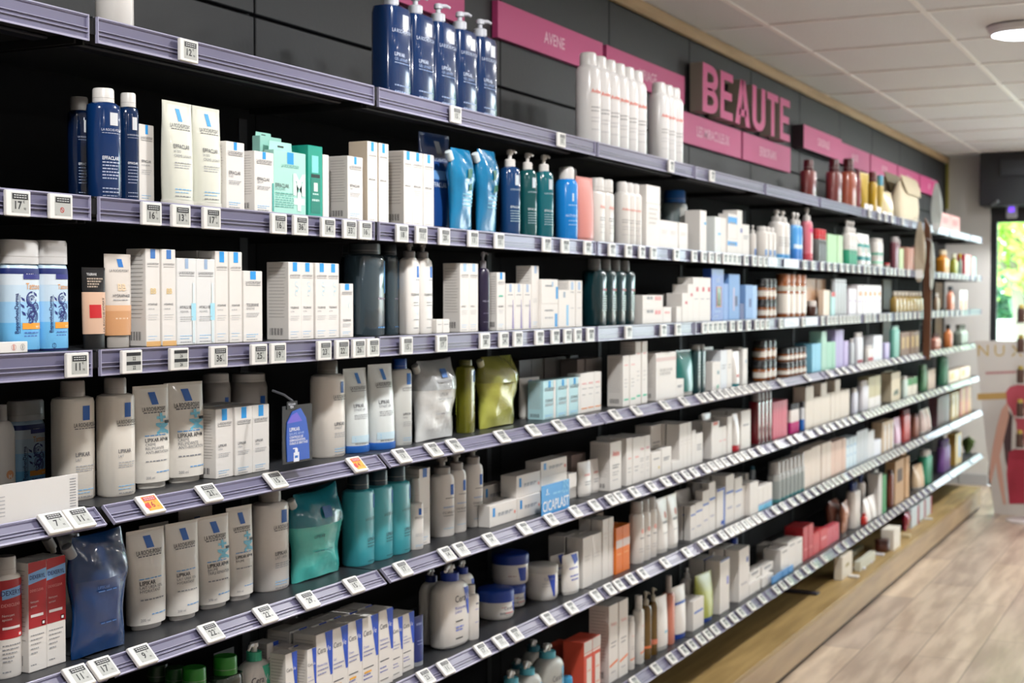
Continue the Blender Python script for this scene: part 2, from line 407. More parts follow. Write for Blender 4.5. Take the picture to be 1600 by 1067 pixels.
def letter(ch, y0, w_, z0, z1, parent):
    H = z1-z0; t = w_*.30; x0, x1 = .012, .07
    def R(a, b, c, d): return [(y0+a, z0+c), (y0+b, z0+c), (y0+b, z0+d), (y0+a, z0+d)]
    m = M(); th = H*.17
    def pr(p): m.prismX(p, x0, x1, GREYS, PINK)
    if ch == 'B':
        pr(R(0, t, 0, H))
        for (c0, c1) in ((0, H*.53), (H*.47, H)):
            o = []; i_ = []
            cy_ = (c0+c1)/2; rz = (c1-c0)/2; ry = w_-t
            N_ = 14
            for k in range(N_+1):
                a = -math.pi/2+math.pi*k/N_
                o.append((y0+t+ry*abs(math.cos(a))**.6, z0+cy_+rz*math.sin(a)))
                i_.append((y0+t+max(ry-t*.95, .004)*abs(math.cos(a))**.6, z0+cy_+max(rz-th*.95, .004)*math.sin(a)))
            for k in range(N_): pr([o[k], o[k+1], i_[k+1], i_[k]])
    elif ch == 'E':
        pr(R(0, t, 0, H)); pr(R(t, w_, 0, th)); pr(R(t, w_*.92, H*.42, H*.42+th)); pr(R(t, w_, H-th, H))
    elif ch == 'T': pr(R(w_/2-t/2, w_/2+t/2, 0, H-th)); pr(R(0, w_, H-th, H))
    elif ch == 'A':
        c = w_/2; a = t*.5
        pr([(y0, z0), (y0+t, z0), (y0+c+a*.55, z0+H), (y0+c-a*1.0, z0+H)]); pr([(y0+w_-t, z0), (y0+w_, z0), (y0+c+a, z0+H), (y0+c-a*.55, z0+H)])
        pr(R(w_*.26, w_*.74, H*.2, H*.2+th*.9))
    elif ch == 'U':
        pr(R(0, t, H*.28, H)); pr(R(w_-t, w_, H*.28, H)); N_ = 14; o = []; i_ = []
        for k in range(N_+1):
            a = math.pi+math.pi*k/N_
            o.append((y0+w_/2+w_/2*math.cos(a), z0+H*.28+H*.28*math.sin(a))); i_.append((y0+w_/2+(w_/2-t)*math.cos(a), z0+H*.28+(H*.28-th)*math.sin(a)))
        for k in range(N_): pr([o[k], i_[k], i_[k+1], o[k+1]])
    return m.build('letter', parent)
for c in seq:
    letter(c, y, wid[c]*un, zl, zh, r); y += wid[c]*un + .17*un
m = M()
for yy in (ya+.1, (ya+yb_)/2, yb_-.12): m.box(0, .012, yy-.01, yy+.01, (zl+zh)/2-.01, (zl+zh)/2+.01, mat('55565a', .5))
m.build('fixing_studs', r)

# ------------------------------------------------------------------ shelving
BOARD = mat('2f3135', .38, .3); UNDER = mat('0d0d10', .8)
RAIL = mat('686680', .3, coat=.25); RIDGE = mat('a3a1bb', .3, coat=.25)
def railpt(lv, dn, out=0):      # point on the label rail's face, dn metres down its slope
    if lv <= 3: return (.001+out, -dn)
    a = math.radians(45); return (dn*math.sin(a)+out*math.cos(a), -dn*math.cos(a)+out*math.sin(a))
RL = {1: .044, 2: .042, 3: .045, 4: .040, 5: .040, 6: .041, 7: .043}
def make_shelf(lv, L):
    r = empty('shelf')
    y0, y1 = .004, L-.004
    m = M()
    m.box(WALLX+.004, -.003, y0, y1, -.003, .0, BOARD); m.box(-.0059, -.0031, y0-.003, y1+.003, -.03, -.004, UNDER); m.box(WALLX+.004, -.006, y0, y1, -.03, -.0031, UNDER, .001); m.build('shelf_board', r)
    n = RL[lv]
    def rot(p):
        x, z = p
        if lv <= 3: return (x-.0029, z)
        a = math.radians(45); return (x*math.cos(a)-z*math.sin(a)-.0029*0, z*math.cos(a)+x*math.sin(a)-.0006)
    m = M(); c = math.cos
    prof = [(.0, .0), (.0035, 0), (.0035, -.004), (.0012, -.006), (.0012, -n*.55), (.0012, -n*.62), (.0012, -n+.006), (.004, -n+.004), (.004, -n), (0, -n)]
    m.extr([rot(p) for p in prof], y0+.008, y1-.008, RAIL)
    for (a_, b_) in ((.0, -.0022), (-n*.50, -n*.50-.0009), (-n*.66, -n*.66-.0008), (-n+.0036, -n+.0002)):
        m.extr([rot(p) for p in [(.0012, a_), (.0046, a_), (.0046, b_), (.0012, b_)]], y0+.008, y1-.008, RIDGE)
    m.build('label_rail', r)
    for yy in (y0+.0062, y1-.008): m = M(); m.extr([rot(p) for p in [(-.001, 0), (.0055, 0), (.0055, -n), (-.001, -n)]], yy, yy+.0018, RIDGE); m.build('rail_end_cap', r)
    for yy in (y0+.004, y1-.008): m = M(); m.prismX([(yy, -.0302), (yy+.004, -.0302), (yy+.004, -.045), (yy, -.045)], WALLX+.03, -.03, UNDER); m.build('bracket', r)
    m = M(); m.box(-.11, -.075, y0+.02, y1-.02, -.037, -.0305, mat('1c1d28', .5), .002); m.build('stiffener', r)
    return r
NB = len(BAYS)-1
BN = ['nearest', 'second nearest', 'third nearest', 'fourth', 'fifth', 'sixth', 'seventh', 'eighth', 'ninth', 'tenth', 'eleventh', 'farthest']
for lv in range(1, 8):
    cache = {}
    for i in range(NB):
        L = BAYS[i+1]-BAYS[i]; k = round(L, 3)
        loc = (0, BAYS[i], ZS[lv])
        if k in cache: r = dup(cache[k], loc)
        else: r = make_shelf(lv, L); r.location = loc; cache[k] = r
        tag(r, 'dark metal shelf with lilac label rail, %s of the %s bay' % (LVL[lv].replace(' shelf', ' level'), BN[i]), 'shelf', 'shelves of the wall run')
UPR = empty('shelf_upright'); m = M(); m.box(WALLX+.0005, WALLX+.0035, -.015, .015, .17, 1.98, mat('101114', .6)); m.build('slotted_post', UPR)
for i in range(NB+1):
    loc = (0, BAYS[i], 0); r = UPR if i == 0 else dup(UPR, loc); r.location = loc
    tag(r, 'black slotted upright post behind the shelves between bays', 'shelf upright', 'uprights behind the shelves')
# plinth and the wooden pieces at the far end
PT = wood_mat('plinth_top', '8f7442', 'ab8e58'); PF = wood_mat('plinth_front', '9c8262', 'b39872', (6, .5, 6))
PY = onX(1534, 720, PLX).y
r = empty('shelf_plinth', (WALLX+.004, .3, 0)); tag(r, 'long low oak plinth along the floor under the shelving', 'plinth')
m = M(); m.box(0, PLX-.02-WALLX-.004, 0, PY-.3, .022, PLZ-.0005, PF); m.build('carcass', r)
m = M(); m.box(PLX-.0198-WALLX-.004, PLX-WALLX-.004, 0, PY-.3, .022, PLZ-.02, PF, .001); m.build('front_board', r)
m = M(); m.box(0, PLX-WALLX-.004, 0, PY-.3, PLZ-.0199, PLZ, PT, .001); m.build('top_board', r)
m = M(); m.box(.02, PLX-.02-WALLX, .02, PY-.32, 0, .0219, mat('201d1a', .8)); m.build('recessed_base', r)
def woodstrip(px0, px1, label, z0, z1):
    a, b = onX(px0, 460, WALLX+.008).y, onX(px1, 460, WALLX+.008).y
    m = M(); m.box(WALLX+.0045, WALLX+.016, a, b, z0+.003, z1, wood_mat('strip', '4a3a22', '5e4b2c'), .001); o = m.build('wooden_back_strip'); tag(o, label, 'back panel', 'wooden strips behind the shelves')
for z0_, z1_, wh_ in ((ZS[4]+.003, ZS[3]-.034, 'lower'), (ZS[3]+.003, ZS[2]-.05, 'upper')):
    woodstrip(1378, 1391, 'olive brown wooden strip behind perfume bottles before the brown blade, %s piece' % wh_, z0_, z1_)
    woodstrip(1460, 1471, 'olive brown wooden strip in the last bay by the white wall, %s piece' % wh_, z0_, z1_)
# brown blade-like divider between the last bays
def bladeY(px): return onX(px, 450, .03).y
p = onX(1449, 450, .03); zt = onX(1451, 340, .03).z; zb2 = onX(1446, 562, .03).z
r = empty('shelf_divider', (.02, p.y, zb2)); tag(r, 'tall brown wooden blade standing upright in front of the far shelves', 'divider')
m = M(); H = zt-zb2
pts = [(-.012, 0), (.03, 0), (.036, H*.3), (.036, H*.75), (.026, H*.93), (-.008, H), (-.012, H*.9)]
m.extr(pts, -.011, .011, wood_mat('walnut', '4a2c18', '6a4024', (6, 6, .7))); m.build('blade', r)
m = M(); m.box(-.03, -.012, -.008, .008, H*.2, H*.24, DARK); m.box(-.03, -.012, -.008, .008, H*.75, H*.79, DARK); m.build('clip', r)
# clear hanging wobblers
def wobbler(px, py0, py1, wd, cols, label, X=.03):
    a = onX(px, py0, X); b = onX(px, py1, X); H = a.z-b.z
    r = empty('hanging_wobbler', (X, a.y, b.z)); tag(r, label, 'wobbler')
    n = 12; out = [(-wd/2*math.sin(math.pi*(.12+.8*k/n)), H*k/n) for k in range(n+1)] + [(wd/2*math.sin(math.pi*(.12+.8*k/n)), H*k/n) for k in range(n, -1, -1)]
    m = M(); mt = m.mi(cols[0]); bb = len(m.v)
    for x in (-.002, .002):
        for q in out: m.v.append((q[0], x+.02*math.sin(q[1]/H*3), q[1]))
    N_ = len(out)
    m.face([bb+i for i in range(N_)][::-1], mt); m.face([bb+N_+i for i in range(N_)], mt)
    for i in range(N_): m.face((bb+i, bb+(i+1) % N_, bb+N_+(i+1) % N_, bb+N_+i), mt)
    m.build('plastic_leaf', r)
    m = M(); m.box(-wd*.3, wd*.3, -.0045, -.0022+.0, H*.05, H*.2, cols[1]); m.build('printed_foot', r)
    m = M(); m.tube([(0, .0, H), (-.02, 0, H+.02), (-.035, 0, H+.02)], .002, mat('c8ccd0', .3)); m.build('hanger', r)
wobbler(1463, 286, 364, .075, (mat('cdd8d8', .15, coat=.5), mat('e8efef', .2)), 'pale silvery leaf-shaped wobbler hanging right above the brown blade')
wobbler(1437, 346, 440, .07, (mat('b5a995', .2, coat=.4), mat('f0f0ee', .4)), 'beige silver leaf-shaped wobbler hanging left of the brown blade')
wobbler(1456, 378, 452, .03, (mat('cfd4cc', .2, coat=.4), mat('dfe5de', .4)), 'narrow pale wobbler hanging just right of the brown blade', .06)

# ------------------------------------------------------------------ electronic price tags
TW, TH = .051, .0405
def px_y(px, lv):
    s = SLOPE[lv]; X = .008 if lv <= 3 else .02
    py = 465 + s*(1908-px) + (14 if px < 1000 else 4)
    return onX(px, py, X).y
TAGM = mat('e6e4e0', .35); SCR = mat('b4b6b2', .3); INK = mat('15161a', .5)
TPROTO = {}
def tagscreen(price, kind, parent):
    m = M(); X = TW/2; x0, x1 = -X+.010, X-.0045; z0, z1 = -TH+.005, -.004
    P = lambda u, z: (.0071, u, z); P2 = lambda u, z: (.0074, u, z)
    base = mat('f0a020', .4) if kind == 1 else SCR
    m.quad(P, [(x0, z0), (x1, z0), (x1, z1), (x0, z1)], base)
    hb = INK if kind == 0 else mat('c02a20', .4)
    if kind == 2:   # two small prices
        for zz_, t in ((z1, price[0]), ((z0+z1)/2, price[1])):
            m.quad(P2, [(x0, zz_-.006), (x1, zz_-.006), (x1, zz_), (x0, zz_)], INK)
            m.text(P2, t, .004, zz_-.0135, .02, .006, INK, bold=.01)
        m.build('tag_screen', parent); return
    m.quad(P2, [(x0+.002, z1-.010), (x1-.002, z1-.010), (x1-.002, z1-.001), (x0+.002, z1-.001)], hb)
    LT = mat('cfd0d0', .5)
    for zz_ in (z1-.0042, z1-.0078):
        for k in range(5): m.quad(lambda u, z: (.0077, u, z), [(x0+.005+k*.0055, zz_), (x0+.0093+k*.0055, zz_), (x0+.0093+k*.0055, zz_+.0013), (x0+.005+k*.0055, zz_+.0013)], LT)
    ic = INK if kind == 0 else mat('a01818', .4)
    if price == 'no':
        n = 18; c = (0.001, (z0+z1)/2-.006); R_ = .0045; red = mat('c03028', .5)
        for k in range(n):
            a, b = 2*math.pi*k/n, 2*math.pi*(k+1)/n
            m.quad(P2, [(c[0]+R_*math.cos(a), c[1]+R_*math.sin(a)), (c[0]+R_*math.cos(b), c[1]+R_*math.sin(b)), (c[0]+R_*.75*math.cos(b), c[1]+R_*.75*math.sin(b)), (c[0]+R_*.75*math.cos(a), c[1]+R_*.75*math.sin(a))], red)
        m.quad(P2, [(c[0]-.0035, c[1]+.0025), (c[0]-.0025, c[1]+.0033), (c[0]+.0035, c[1]-.0025), (c[0]+.0025, c[1]-.0033)], red)
    elif price:
        m.text(P2, price, -.001, z0+.0065, .022, .0125, ic, bold=.02)
        m.text(P2, '90', .0125, z0+.0055, .006, .0038, ic); m.text(P2, '\u20ac', .0105, z0+.016, .005, .0045, ic)
        if kind == 1:
            cc = mat('d23020', .4); m.loft([(.0, .001, .001, 2)]*1, cc) if 0 else None
            n = 16; b = len(m.v); m.v.append((.0075, -.012, z0+.011))
            for k in range(n+1): m.v.append((.0075, -.012+.0062*math.cos(2*math.pi*k/n), z0+.011+.0062*math.sin(2*math.pi*k/n)))
            for k in range(n): m.face((b, b+1+k, b+2+k), m.mi(cc))
    m.text(P2, '\u2588' if 0 else 'III', x0+.003, z0+.001, .004, .0016, INK)
    m.build('tag_screen', parent)
def tag_object(price, kind):
    k = (price if not isinstance(price, list) else tuple(price), kind)
    if k not in TPROTO:
        m = M(); m.box(0, .007, -TW/2, TW/2, -TH, 0, TAGM, .0012)
        r = m.build('price_tag'); tagscreen(price, kind, r); TPROTO[k] = [r, False]
    pr = TPROTO[k]
    if not pr[1]: pr[1] = True; return pr[0]
    c = pr[0].copy(); COL.objects.link(c)
    for ch in pr[0].children:
        d = ch.copy(); COL.objects.link(d); d.parent = c
    return c
TAGS = {
 1: [(293, '12'), (711, '15'), (876, '13'), (1048, '11'), (1112, '14'), 1359, 1374, 1384, 1394, 1411],
 2: [(26, '17'), (93, 'no'), (235, '16'), (281, '13'), (329, '17'), (434, '16'), (468, '36'), (511, '14'), (545, '33'), (569, '16'), (627, '18'), (657, '11'), (693, '20'), (738, '13'), (779, '15'), (853, '17'), (882, '16'), (917, '14'), (955, '12'), (981, '18'), (1002, '16'), (1020, '15'),
     1056, 1084, 1099, 1110.5, 1121, 1132, 1139, 1146, 1153, 1165, 1178, 1187, 1195, 1257, 1270, 1284, 1295, 1304, 1315, 1324, 1333, 1342, 1351, 1358, 1366, 1375, 1386, 1392, 1398, 1405, 1411, 1419, 1467, 1474, 1480, 1487, 1493, 1499, 1505, 1511, 1519, 1528],
 3: [(119, '11'), (204, ['22', '22']), (278, ['26', '26']), (340, '36'), (403, '25'), (433, '19'), (505, '23'), (533, '22'), (559, '26'), (581, '23'), (634, '15'), (689, '17'), (756, '38'), (786, '24'), (808, '24'), (841.6, '45'), (866.6, '35'), (886, '43'), (901.5, '36'), (921.5, '38'), (981, '17'), (1035.6, '15'), (1058.6, '16'),
     1100, 1108, 1115.5, 1123, 1130.5, 1143.5, 1155, 1169, 1182, 1190, 1198, 1220, 1255, 1285, 1294, 1300, 1306, 1313, 1319, 1325, 1330.5, 1336, 1341.5, 1353, 1359, 1366, 1376, 1382, 1389, 1401, 1408, 1415, 1422, 1429, 1436, 1458, 1465, 1472, 1479, 1487, 1495, 1503],
 4: [(84, '7'), (122, '11'), (233, '16!'), (325, '21'), (429, '15'), (556, '14!'), (626, '13'), (676, '18'), (709, '16'), (783, '20'), (832, '11'), (872, '14'), (911, '17'), (960, '15'), (993, '12'), (1037.5, '16'), (1067.6, '19'), 1094, 1106, 1118.5, 1129, 1139, 1149, 1159, 1168, 1178, 1188, 1197, 1220, 1261, 1295, 1310, 1320, 1331,
     1343, 1349, 1355, 1361, 1367, 1373, 1379, 1386, 1397, 1406, 1416, 1424, 1430, 1437, 1450, 1457, 1464, 1471, 1478, 1485, 1493, 1501],
 5: [(121, '11'), (160, '17'), (221, '9'), (328, '22'), (413, '22'), (480, '29'), (551, '15'), (628, '17'), (697, '14'), (719, '11'), (765, '14'), (818, '16'), (860, '18'), (898, '13'), (928, '12'), 954, 967, 990, 1016.5, 1039, 1057, 1071, 1084, 1101, 1112, 1122, 1132, 1144, 1154, 1163, 1174, 1188, 1215, 1235, 1246, 1263, 1278, 1290, 1299, 1310, 1319, 1329, 1339,
     1352, 1358, 1364, 1370, 1376, 1382, 1388, 1396, 1402, 1408, 1414, 1420, 1426, 1434, 1440, 1448, 1455, 1462, 1469, 1477],
 6: [(664, '23'), (695, '11'), (752, '17'), (780, '11'), (804, '13'), (855, '16'), (891, '14'), (930, '12'), 952, 966, 985, 1003, 1038, 1072, 1097, 1112.6, 1128.5, 1139, 1147, 1155, 1164, 1172, 1181, 1190, 1211, 1223, 1237, 1249, 1261, 1272, 1282, 1290, 1297, 1304, 1311, 1319,
     1331, 1337, 1343, 1349, 1355, 1361, 1367, 1375, 1381, 1387, 1393, 1399, 1405, 1411, 1419, 1425, 1431, 1438, 1445],
 7: [(991, '15'), (1024, '12'), 1048, 1067, 1080, 1094, 1105, 1116, 1132, 1145, 1157, 1173, 1190, 1212, 1222, 1232, 1247, 1259, 1271, 1287, 1308, 1320, 1334, 1342, 1349, 1357, 1364, 1371, 1379, 1386, 1393, 1400, 1407, 1414, 1421, 1428, 1436, 1444, 1452, 1460],
}
ALLT = []
for lv, lst in TAGS.items():
    far = 0; seen = {}
    ts = [t if isinstance(t, tuple) else (t, '') for t in lst]
    last = -9
    prices = [t[1] if not isinstance(t[1], list) else '22' for t in ts]
    for i, (px, pr) in enumerate(ts):
        kind = 0
        if isinstance(pr, list): kind = 2
        elif pr.endswith('!'): kind = 1
        y = px_y(px, lv); y = max(y, last + TW + .001); last = y
        if isinstance(pr, list): o = tag_object(pr, 2)
        else: o = tag_object(pr.rstrip('!') if pr else '', kind) if pr else tag_object('88', 0)
        if lv <= 3: o.location = (.0055, y, ZS[lv]-.003); o.rotation_euler = (0, 0, 0)
        else: q = railpt(lv, .001, .0065); o.location = (q[0], y, ZS[lv]+q[1]); o.rotation_euler = (0, -math.pi/4, 0)
        if kind == 1: lb = 'orange promotional price tag reading %s on the %s rail' % (pr.rstrip('!'), LVL[lv])
        elif kind == 2: lb = 'white electronic tag with two prices, %s, %s rail' % ('left one' if pr[0] == '22' else 'right one', LVL[lv])
        elif pr == 'no': lb = 'white tag with a red prohibition sign on the second shelf rail'
        else:
            lb = '%s price tag from the left on the %s rail' % (ORDN(i+1) if 'ORDN' in globals() else str(i+1), LVL[lv])
            if pr: lb = 'white electronic price tag %s, %s from the left, %s rail' % (pr, ORDN(i+1), LVL[lv])
            else: lb = 'small white electronic price tag, %s from the left, %s rail' % (ORDN(i+1), LVL[lv])
        ALLT.append((y, o, lb))
ALLT.sort(key=lambda t: t[0])
for y, o, lb in ALLT[:300]: tag(o, lb, 'price tag', 'electronic price tags')
m = M(); tm, ts_ = m.mi(TAGM), m.mi(SCR)
for y, o, lb in ALLT[300:]:
    Mx = Matrix.Translation(o.location) @ o.rotation_euler.to_matrix().to_4x4()
    b = len(m.v)
    q_ = M(); q_.box(0, .007, -TW/2, TW/2, -TH, 0, TAGM, .001); q_.quad(lambda u, z: (.0073, u, z), [(-.015, -.036), (.02, -.036), (.02, -.004), (-.015, -.004)], SCR)
    for p_ in q_.v: m.v.append(tuple(Mx @ Vector(p_)))
    for f_, mi_ in zip(q_.f, q_.m): m.face([b+i for i in f_], tm if mi_ == 0 else ts_)
    for ch in list(o.children): bpy.data.objects.remove(ch)
    bpy.data.objects.remove(o)
o = m.build('price_tags'); tag(o, 'remaining tiny white price tags crowding the farthest shelf rails', 'price tags'); o['kind'] = 'stuff'
# wide paper cards in the rails
def rail_card(lv, px0, px1, label, col='dfe3f0'):
    y0, y1 = px_y(px0, lv), px_y(px1, lv); m = M()
    m.box(0, .0012, 0, y1-y0, -.036, 0, mat(col, .4))
    for k in range(4): m.box(.0012, .0016, (y1-y0)*.1, (y1-y0)*(.5+.1*k), -.010-.006*k, -.008-.006*k, mat('9aa0b8', .5))
    o = m.build('rail_card'); tag(o, label, 'shelf card')
    if lv <= 3: o.location = (.0055, y0, ZS[lv]-.003)
    else: q = railpt(lv, .001, .006); o.location = (q[0], y0, ZS[lv]+q[1]); o.rotation_euler = (0, -math.pi/4, 0)
rail_card(2, 1201, 1215, 'pale wide card left of its twin on the second shelf rail, far')
rail_card(2, 1226, 1248, 'pale wide card below the blue pump bottles on the second shelf rail')
rail_card(3, 1226, 1249, 'pale wide card below the copper bottles on the third shelf rail')
rail_card(3, 1260, 1278, 'pale wide card below the cream cartons on the third shelf rail')
# ------------------------------------------------------------------ product builders
def interp(secs, z):
    if z <= secs[0][0]: return secs[0]
    for a, b in zip(secs, secs[1:]):
        if a[0] <= z <= b[0]:
            t = (z-a[0])/max(b[0]-a[0], 1e-6)
            A = list(a[:4])+[a[4] if len(a) > 4 else 0]; B = list(b[:4])+[b[4] if len(b) > 4 else 0]
            return [x*(1-t)+y*t for x, y in zip(A, B)]
    return secs[-1]
def surfP(secs, eps=.0005):
    def P(u, z):
        s = interp(secs, z); a, b, p = s[1], s[2], s[3]; cx = s[4] if len(s) > 4 else 0
        r = min(abs(u)/max(a, 1e-5), .999)
        return (cx + b*(1-r**p)**(1/p)+eps, u, z)
    P.secs = secs if eps > 0 else None
    return P
def ops(m, P, w, zlo, zhi, lst, nu=1):
    H = zhi-zlo
    for i, op in enumerate(lst):
        k = op[0]
        e = .00012*(i % 7)
        Q = (lambda u, z, e=e: (lambda q: (q[0]+e, q[1], q[2]))(P(u, z)))
        if k == 'r':
            _, u0, u1, v0, v1, c = op
            if u0 <= -.499 and u1 >= .499 and getattr(P, 'secs', None):      # a band printed all the way round
                za_, zb_ = zlo+v0*H, zlo+v1*H; ex = .0003+.00005*i
                zs_ = [za_] + [q[0] for q in P.secs if za_ < q[0] < zb_] + [zb_]
                m.loft([(z_, interp(P.secs, z_)[1]+ex, interp(P.secs, z_)[2]+ex, interp(P.secs, z_)[3]) for z_ in zs_], mat(c, .45), 24, cap=False); continue
            m.quad(Q, [(u0*w, zlo+v0*H), (u1*w, zlo+v0*H), (u1*w, zlo+v1*H), (u0*w, zlo+v1*H)], mat(c, .5), nu, 1 if nu == 1 else 3)
        elif k == 'q':
            _, cs, c = op
            m.quad(Q, [(u*w, zlo+v*H) for u, v in cs], mat(c, .5), nu, 1 if nu == 1 else 6)
        elif k == 't':
            _, s, uc, v, mw, h, c = op[:7]; bold = op[7] if len(op) > 7 else 0; al = op[8] if len(op) > 8 else 'c'; rot = op[9] if len(op) > 9 else False
            m.text(lambda u, z: (lambda q: (q[0]+.0004, q[1], q[2]))(P(u, z)), s, uc*w, zlo+v*H, mw*w if not rot else mw*H, h*w, mat(c, .5), bold=bold, align=al, rot=rot)
        elif k == 'l':        # a line of fine print: a broken bar
            _, u0, u1, v, th, c = op
            rd = random.Random(int(v*1000)+7); x = u0
            while x < u1:
                x2 = min(x+rd.uniform(.05, .14), u1)
                m.quad(Q, [(x*w, zlo+v*H), (x2*w, zlo+v*H), (x2*w, zlo+v*H+th*w), (x*w, zlo+v*H+th*w)], mat(c, .5), 2 if nu > 1 else 1)
                x = x2+.025
        elif k == 'ring':
            _, cu, cv, r0, r1, a0, a1, c = op; n = max(4, int((a1-a0)/20)); mm = m.mi(mat(c, .5)); b = len(m.v)
            for j in range(n+1):
                a = math.radians(a0+(a1-a0)*j/n)
                m.v.append(Q((cu+r0*math.cos(a))*w, zlo+cv*H+r0*w*math.sin(a))); m.v.append(Q((cu+r1*math.cos(a))*w, zlo+cv*H+r1*w*math.sin(a)))
            for j in range(n): m.face((b+2*j, b+2*j+1, b+2*j+3, b+2*j+2), mm)
def boxP(d=0, eps=.0004): return lambda u, z: (eps, u, z)

# printed designs ------------------------------------------------------
def LRP(name='', subs=(), logo='1f9ae6', tc='55555b', top=1.0, lo=.0, line='8cc4ee', extra=(), lw=.17, lh=.12, nv=.52, tint=None, brand=True):
    o = []
    if tint: o.append(('r', -.499, .499, 0, 1, tint))
    o.append(('r', lo-lw/2, lo+lw/2, top-lh, top-.004, logo))
    if brand:
        o.append(('t', 'LA ROCHE-POSAY', lo, top-lh-.065, .80, .10, tc, .008)); o.append(('l', lo-.38, lo+.38, top-lh-.085, .018, tc))
    if name: o.append(('t', name, lo-.36, nv, .64, .10, tc, .012, 'l'))
    for i, s in enumerate(subs): o.append(('t', s, lo-.36, nv-.045*(i+1), .7, .07, '8a8c92', 0, 'l'))
    for k in range(3): o.append(('l', lo-.36, lo+.3-.05*k, nv-.05*len(subs)-.05-.025*k, .02, 'a9abb0'))
    o.append(('l', lo-.36, lo+.25, .1, .022, line)); o.append(('l', lo-.36, lo+.1, .07, .018, line)); o.append(('l', lo-.36, lo+.2, .03, .02, '8a8c92'))
    return o + list(extra)
def CER(sub='Moisturising', wedge='2450c0', acc=None, tc='3b3f4c'):
    o = [('q', [(.36, .45), (.5, .45), (.5, 1), (.02, 1)], wedge), ('q', [(.30, .58), (.5, .45), (.5, .62), (.2, .75)], wedge) if 0 else ('r', .495, .499, .4, 1, wedge),
         ('t', 'Cera', -.44, .76, .5, .2, tc, 0, 'l'), ('t', 'Ve', .08, .76, .3, .2, 'e8e8f0', 0, 'l'), ('t', sub, -.44, .6, .75, .09, '5560b8', 0, 'l'),
         ('l', -.44, .2, .55, .035, '6a70b0'), ('l', -.44, .1, .50, .035, '6a70b0'), ('r', -.44, .2, .33, .345, '5a5c62'), ('l', -.44, 0, .24, .04, '5560b8'), ('l', -.44, .1, .19, .04, '5560b8'), ('r', -.44, .15, .08, .09, '707278')]
    if acc: o.append(('r', -.4, .05, .27, .295, acc))
    return o
def AVE(c='e8705c', lo=0, tc='7a7c80', band=None, bc='f07038'):
    o = [('t', 'Av\u00e8ne', lo, .70, .62, .19, c, .015), ('l', lo-.3, lo+.3, .5, .04, tc), ('l', lo-.3, lo+.2, .45, .04, tc), ('l', lo-.3, lo+.25, .36, .03, 'a8a8ac'), ('l', lo-.3, lo+.15, .31, .03, 'a8a8ac'), ('l', lo-.3, lo+.2, .2, .03, 'b0b0b4')]
    if band: o.append(('q', [(-.4, band), (.45, band+.03), (.45, band+.06), (-.4, band+.03)], bc))
    return o
def GEN(c='8a8c92', bands=(), n=4, u0=-.32, u1=.3, v=.6, th=.05):
    o = [('r', -.499, .499, b[0], b[1], b[2]) for b in bands]
    for k in range(n): o.append(('l', u0, u1-.1*(k % 2), v-.075*k, th, c))
    return o
NAVY = '1b2a6b'
BEP = [('r', -.499, .499, 0, .35, '6fbdf0'), ('r', -.499, .499, .35, .6, '9ccdf2'), ('r', -.499, .499, .6, .8, 'c3d9ea'), ('r', -.499, .499, .8, .93, 'd4e0ea'), ('r', -.499, .499, .93, 1.0, NAVY), ('r', -.499, .499, 0, .025, NAVY),
       ('r', -.12, .499, .87, .93, '2a3080'), ('t', '90%', .1, .885, .3, .11, 'f0f0f5', .02), ('t', 'Tattoo', .22, .75, .5, .16, 'e0a060', .01), ('t', 'BepanthenDerma', -.27, .22+.0, .48, .12, NAVY, .015, 'l', True),
       ('r', -.24, -.225, .22, .68, NAVY), ('q', [(-.16, .27), (.499, .27), (.499, .345), (-.16, .345)], 'f0a030'), ('t', 'Gel lavant hydratant', .17, .29, .55, .06, 'fff4e0', .01), ('l', -.1, .4, .22, .035, '4a78c0'), ('l', -.1, .35, .18, .035, '4a78c0'),
       ('ring', -.2, .06, .07, .085, 0, 360, NAVY), ('r', -.205, -.19, .035, .085, NAVY)]
rd0 = random.Random(4)
for (cu, cv, R) in ((.17, .63, .20), (.12, .48, .19), (.22, .42, .17), (.1, .38, .12), (.30, .53, .13)):
    for j in range(4):
        r_ = R*(1-j*.24); a = rd0.uniform(0, 360)
        BEP.append(('ring', cu, cv, r_*.8, r_, a, a+rd0.uniform(200, 300), '26337c'))
    BEP.append(('ring', cu, cv, 0, R*.14, 0, 360, '26337c'))
for (cu, cv, a) in ((-.06, .6, 150), (-.08, .52, 200), (.36, .66, 30), (-.04, .43, 190)):
    BEP.append(('q', [(cu, cv), (cu-.1, cv+.02), (cu-.14, cv+.06), (cu-.02, cv+.035)], '26337c'))
DEX = [('r', -.499, .499, .40, 1, 'a81a24'), ('q', [(-.499, .80), (.499, .83), (.499, .93), (-.499, .90)], '7fb0e4'), ('t', 'DEXERYL', 0, .845, .86, .16, '1a2a70', .015), ('t', 'DEXECLEAR', -.05, .73, .75, .1, 'e8a0a0'), ('t', 'Nettoyant', -.4, .63, .5, .08, 'e8d8d8', 0, 'l'), ('t', 'apaisant', -.4, .59, .5, .08, 'e8d8d8', 0, 'l'),
       ('r', -.4, .3, .50, .525, 'e8e0e0'), ('r', .22, .42, .41, .455, 'd83038'), ('r', .26, .38, .42, .445, 'f0e8e8')] + [('l', -.4, .35-.1*k, .33-.04*k, .035, '8a8c92') for k in range(5)] + [('l', -.4, -.1, .06, .04, '8a8c92')]

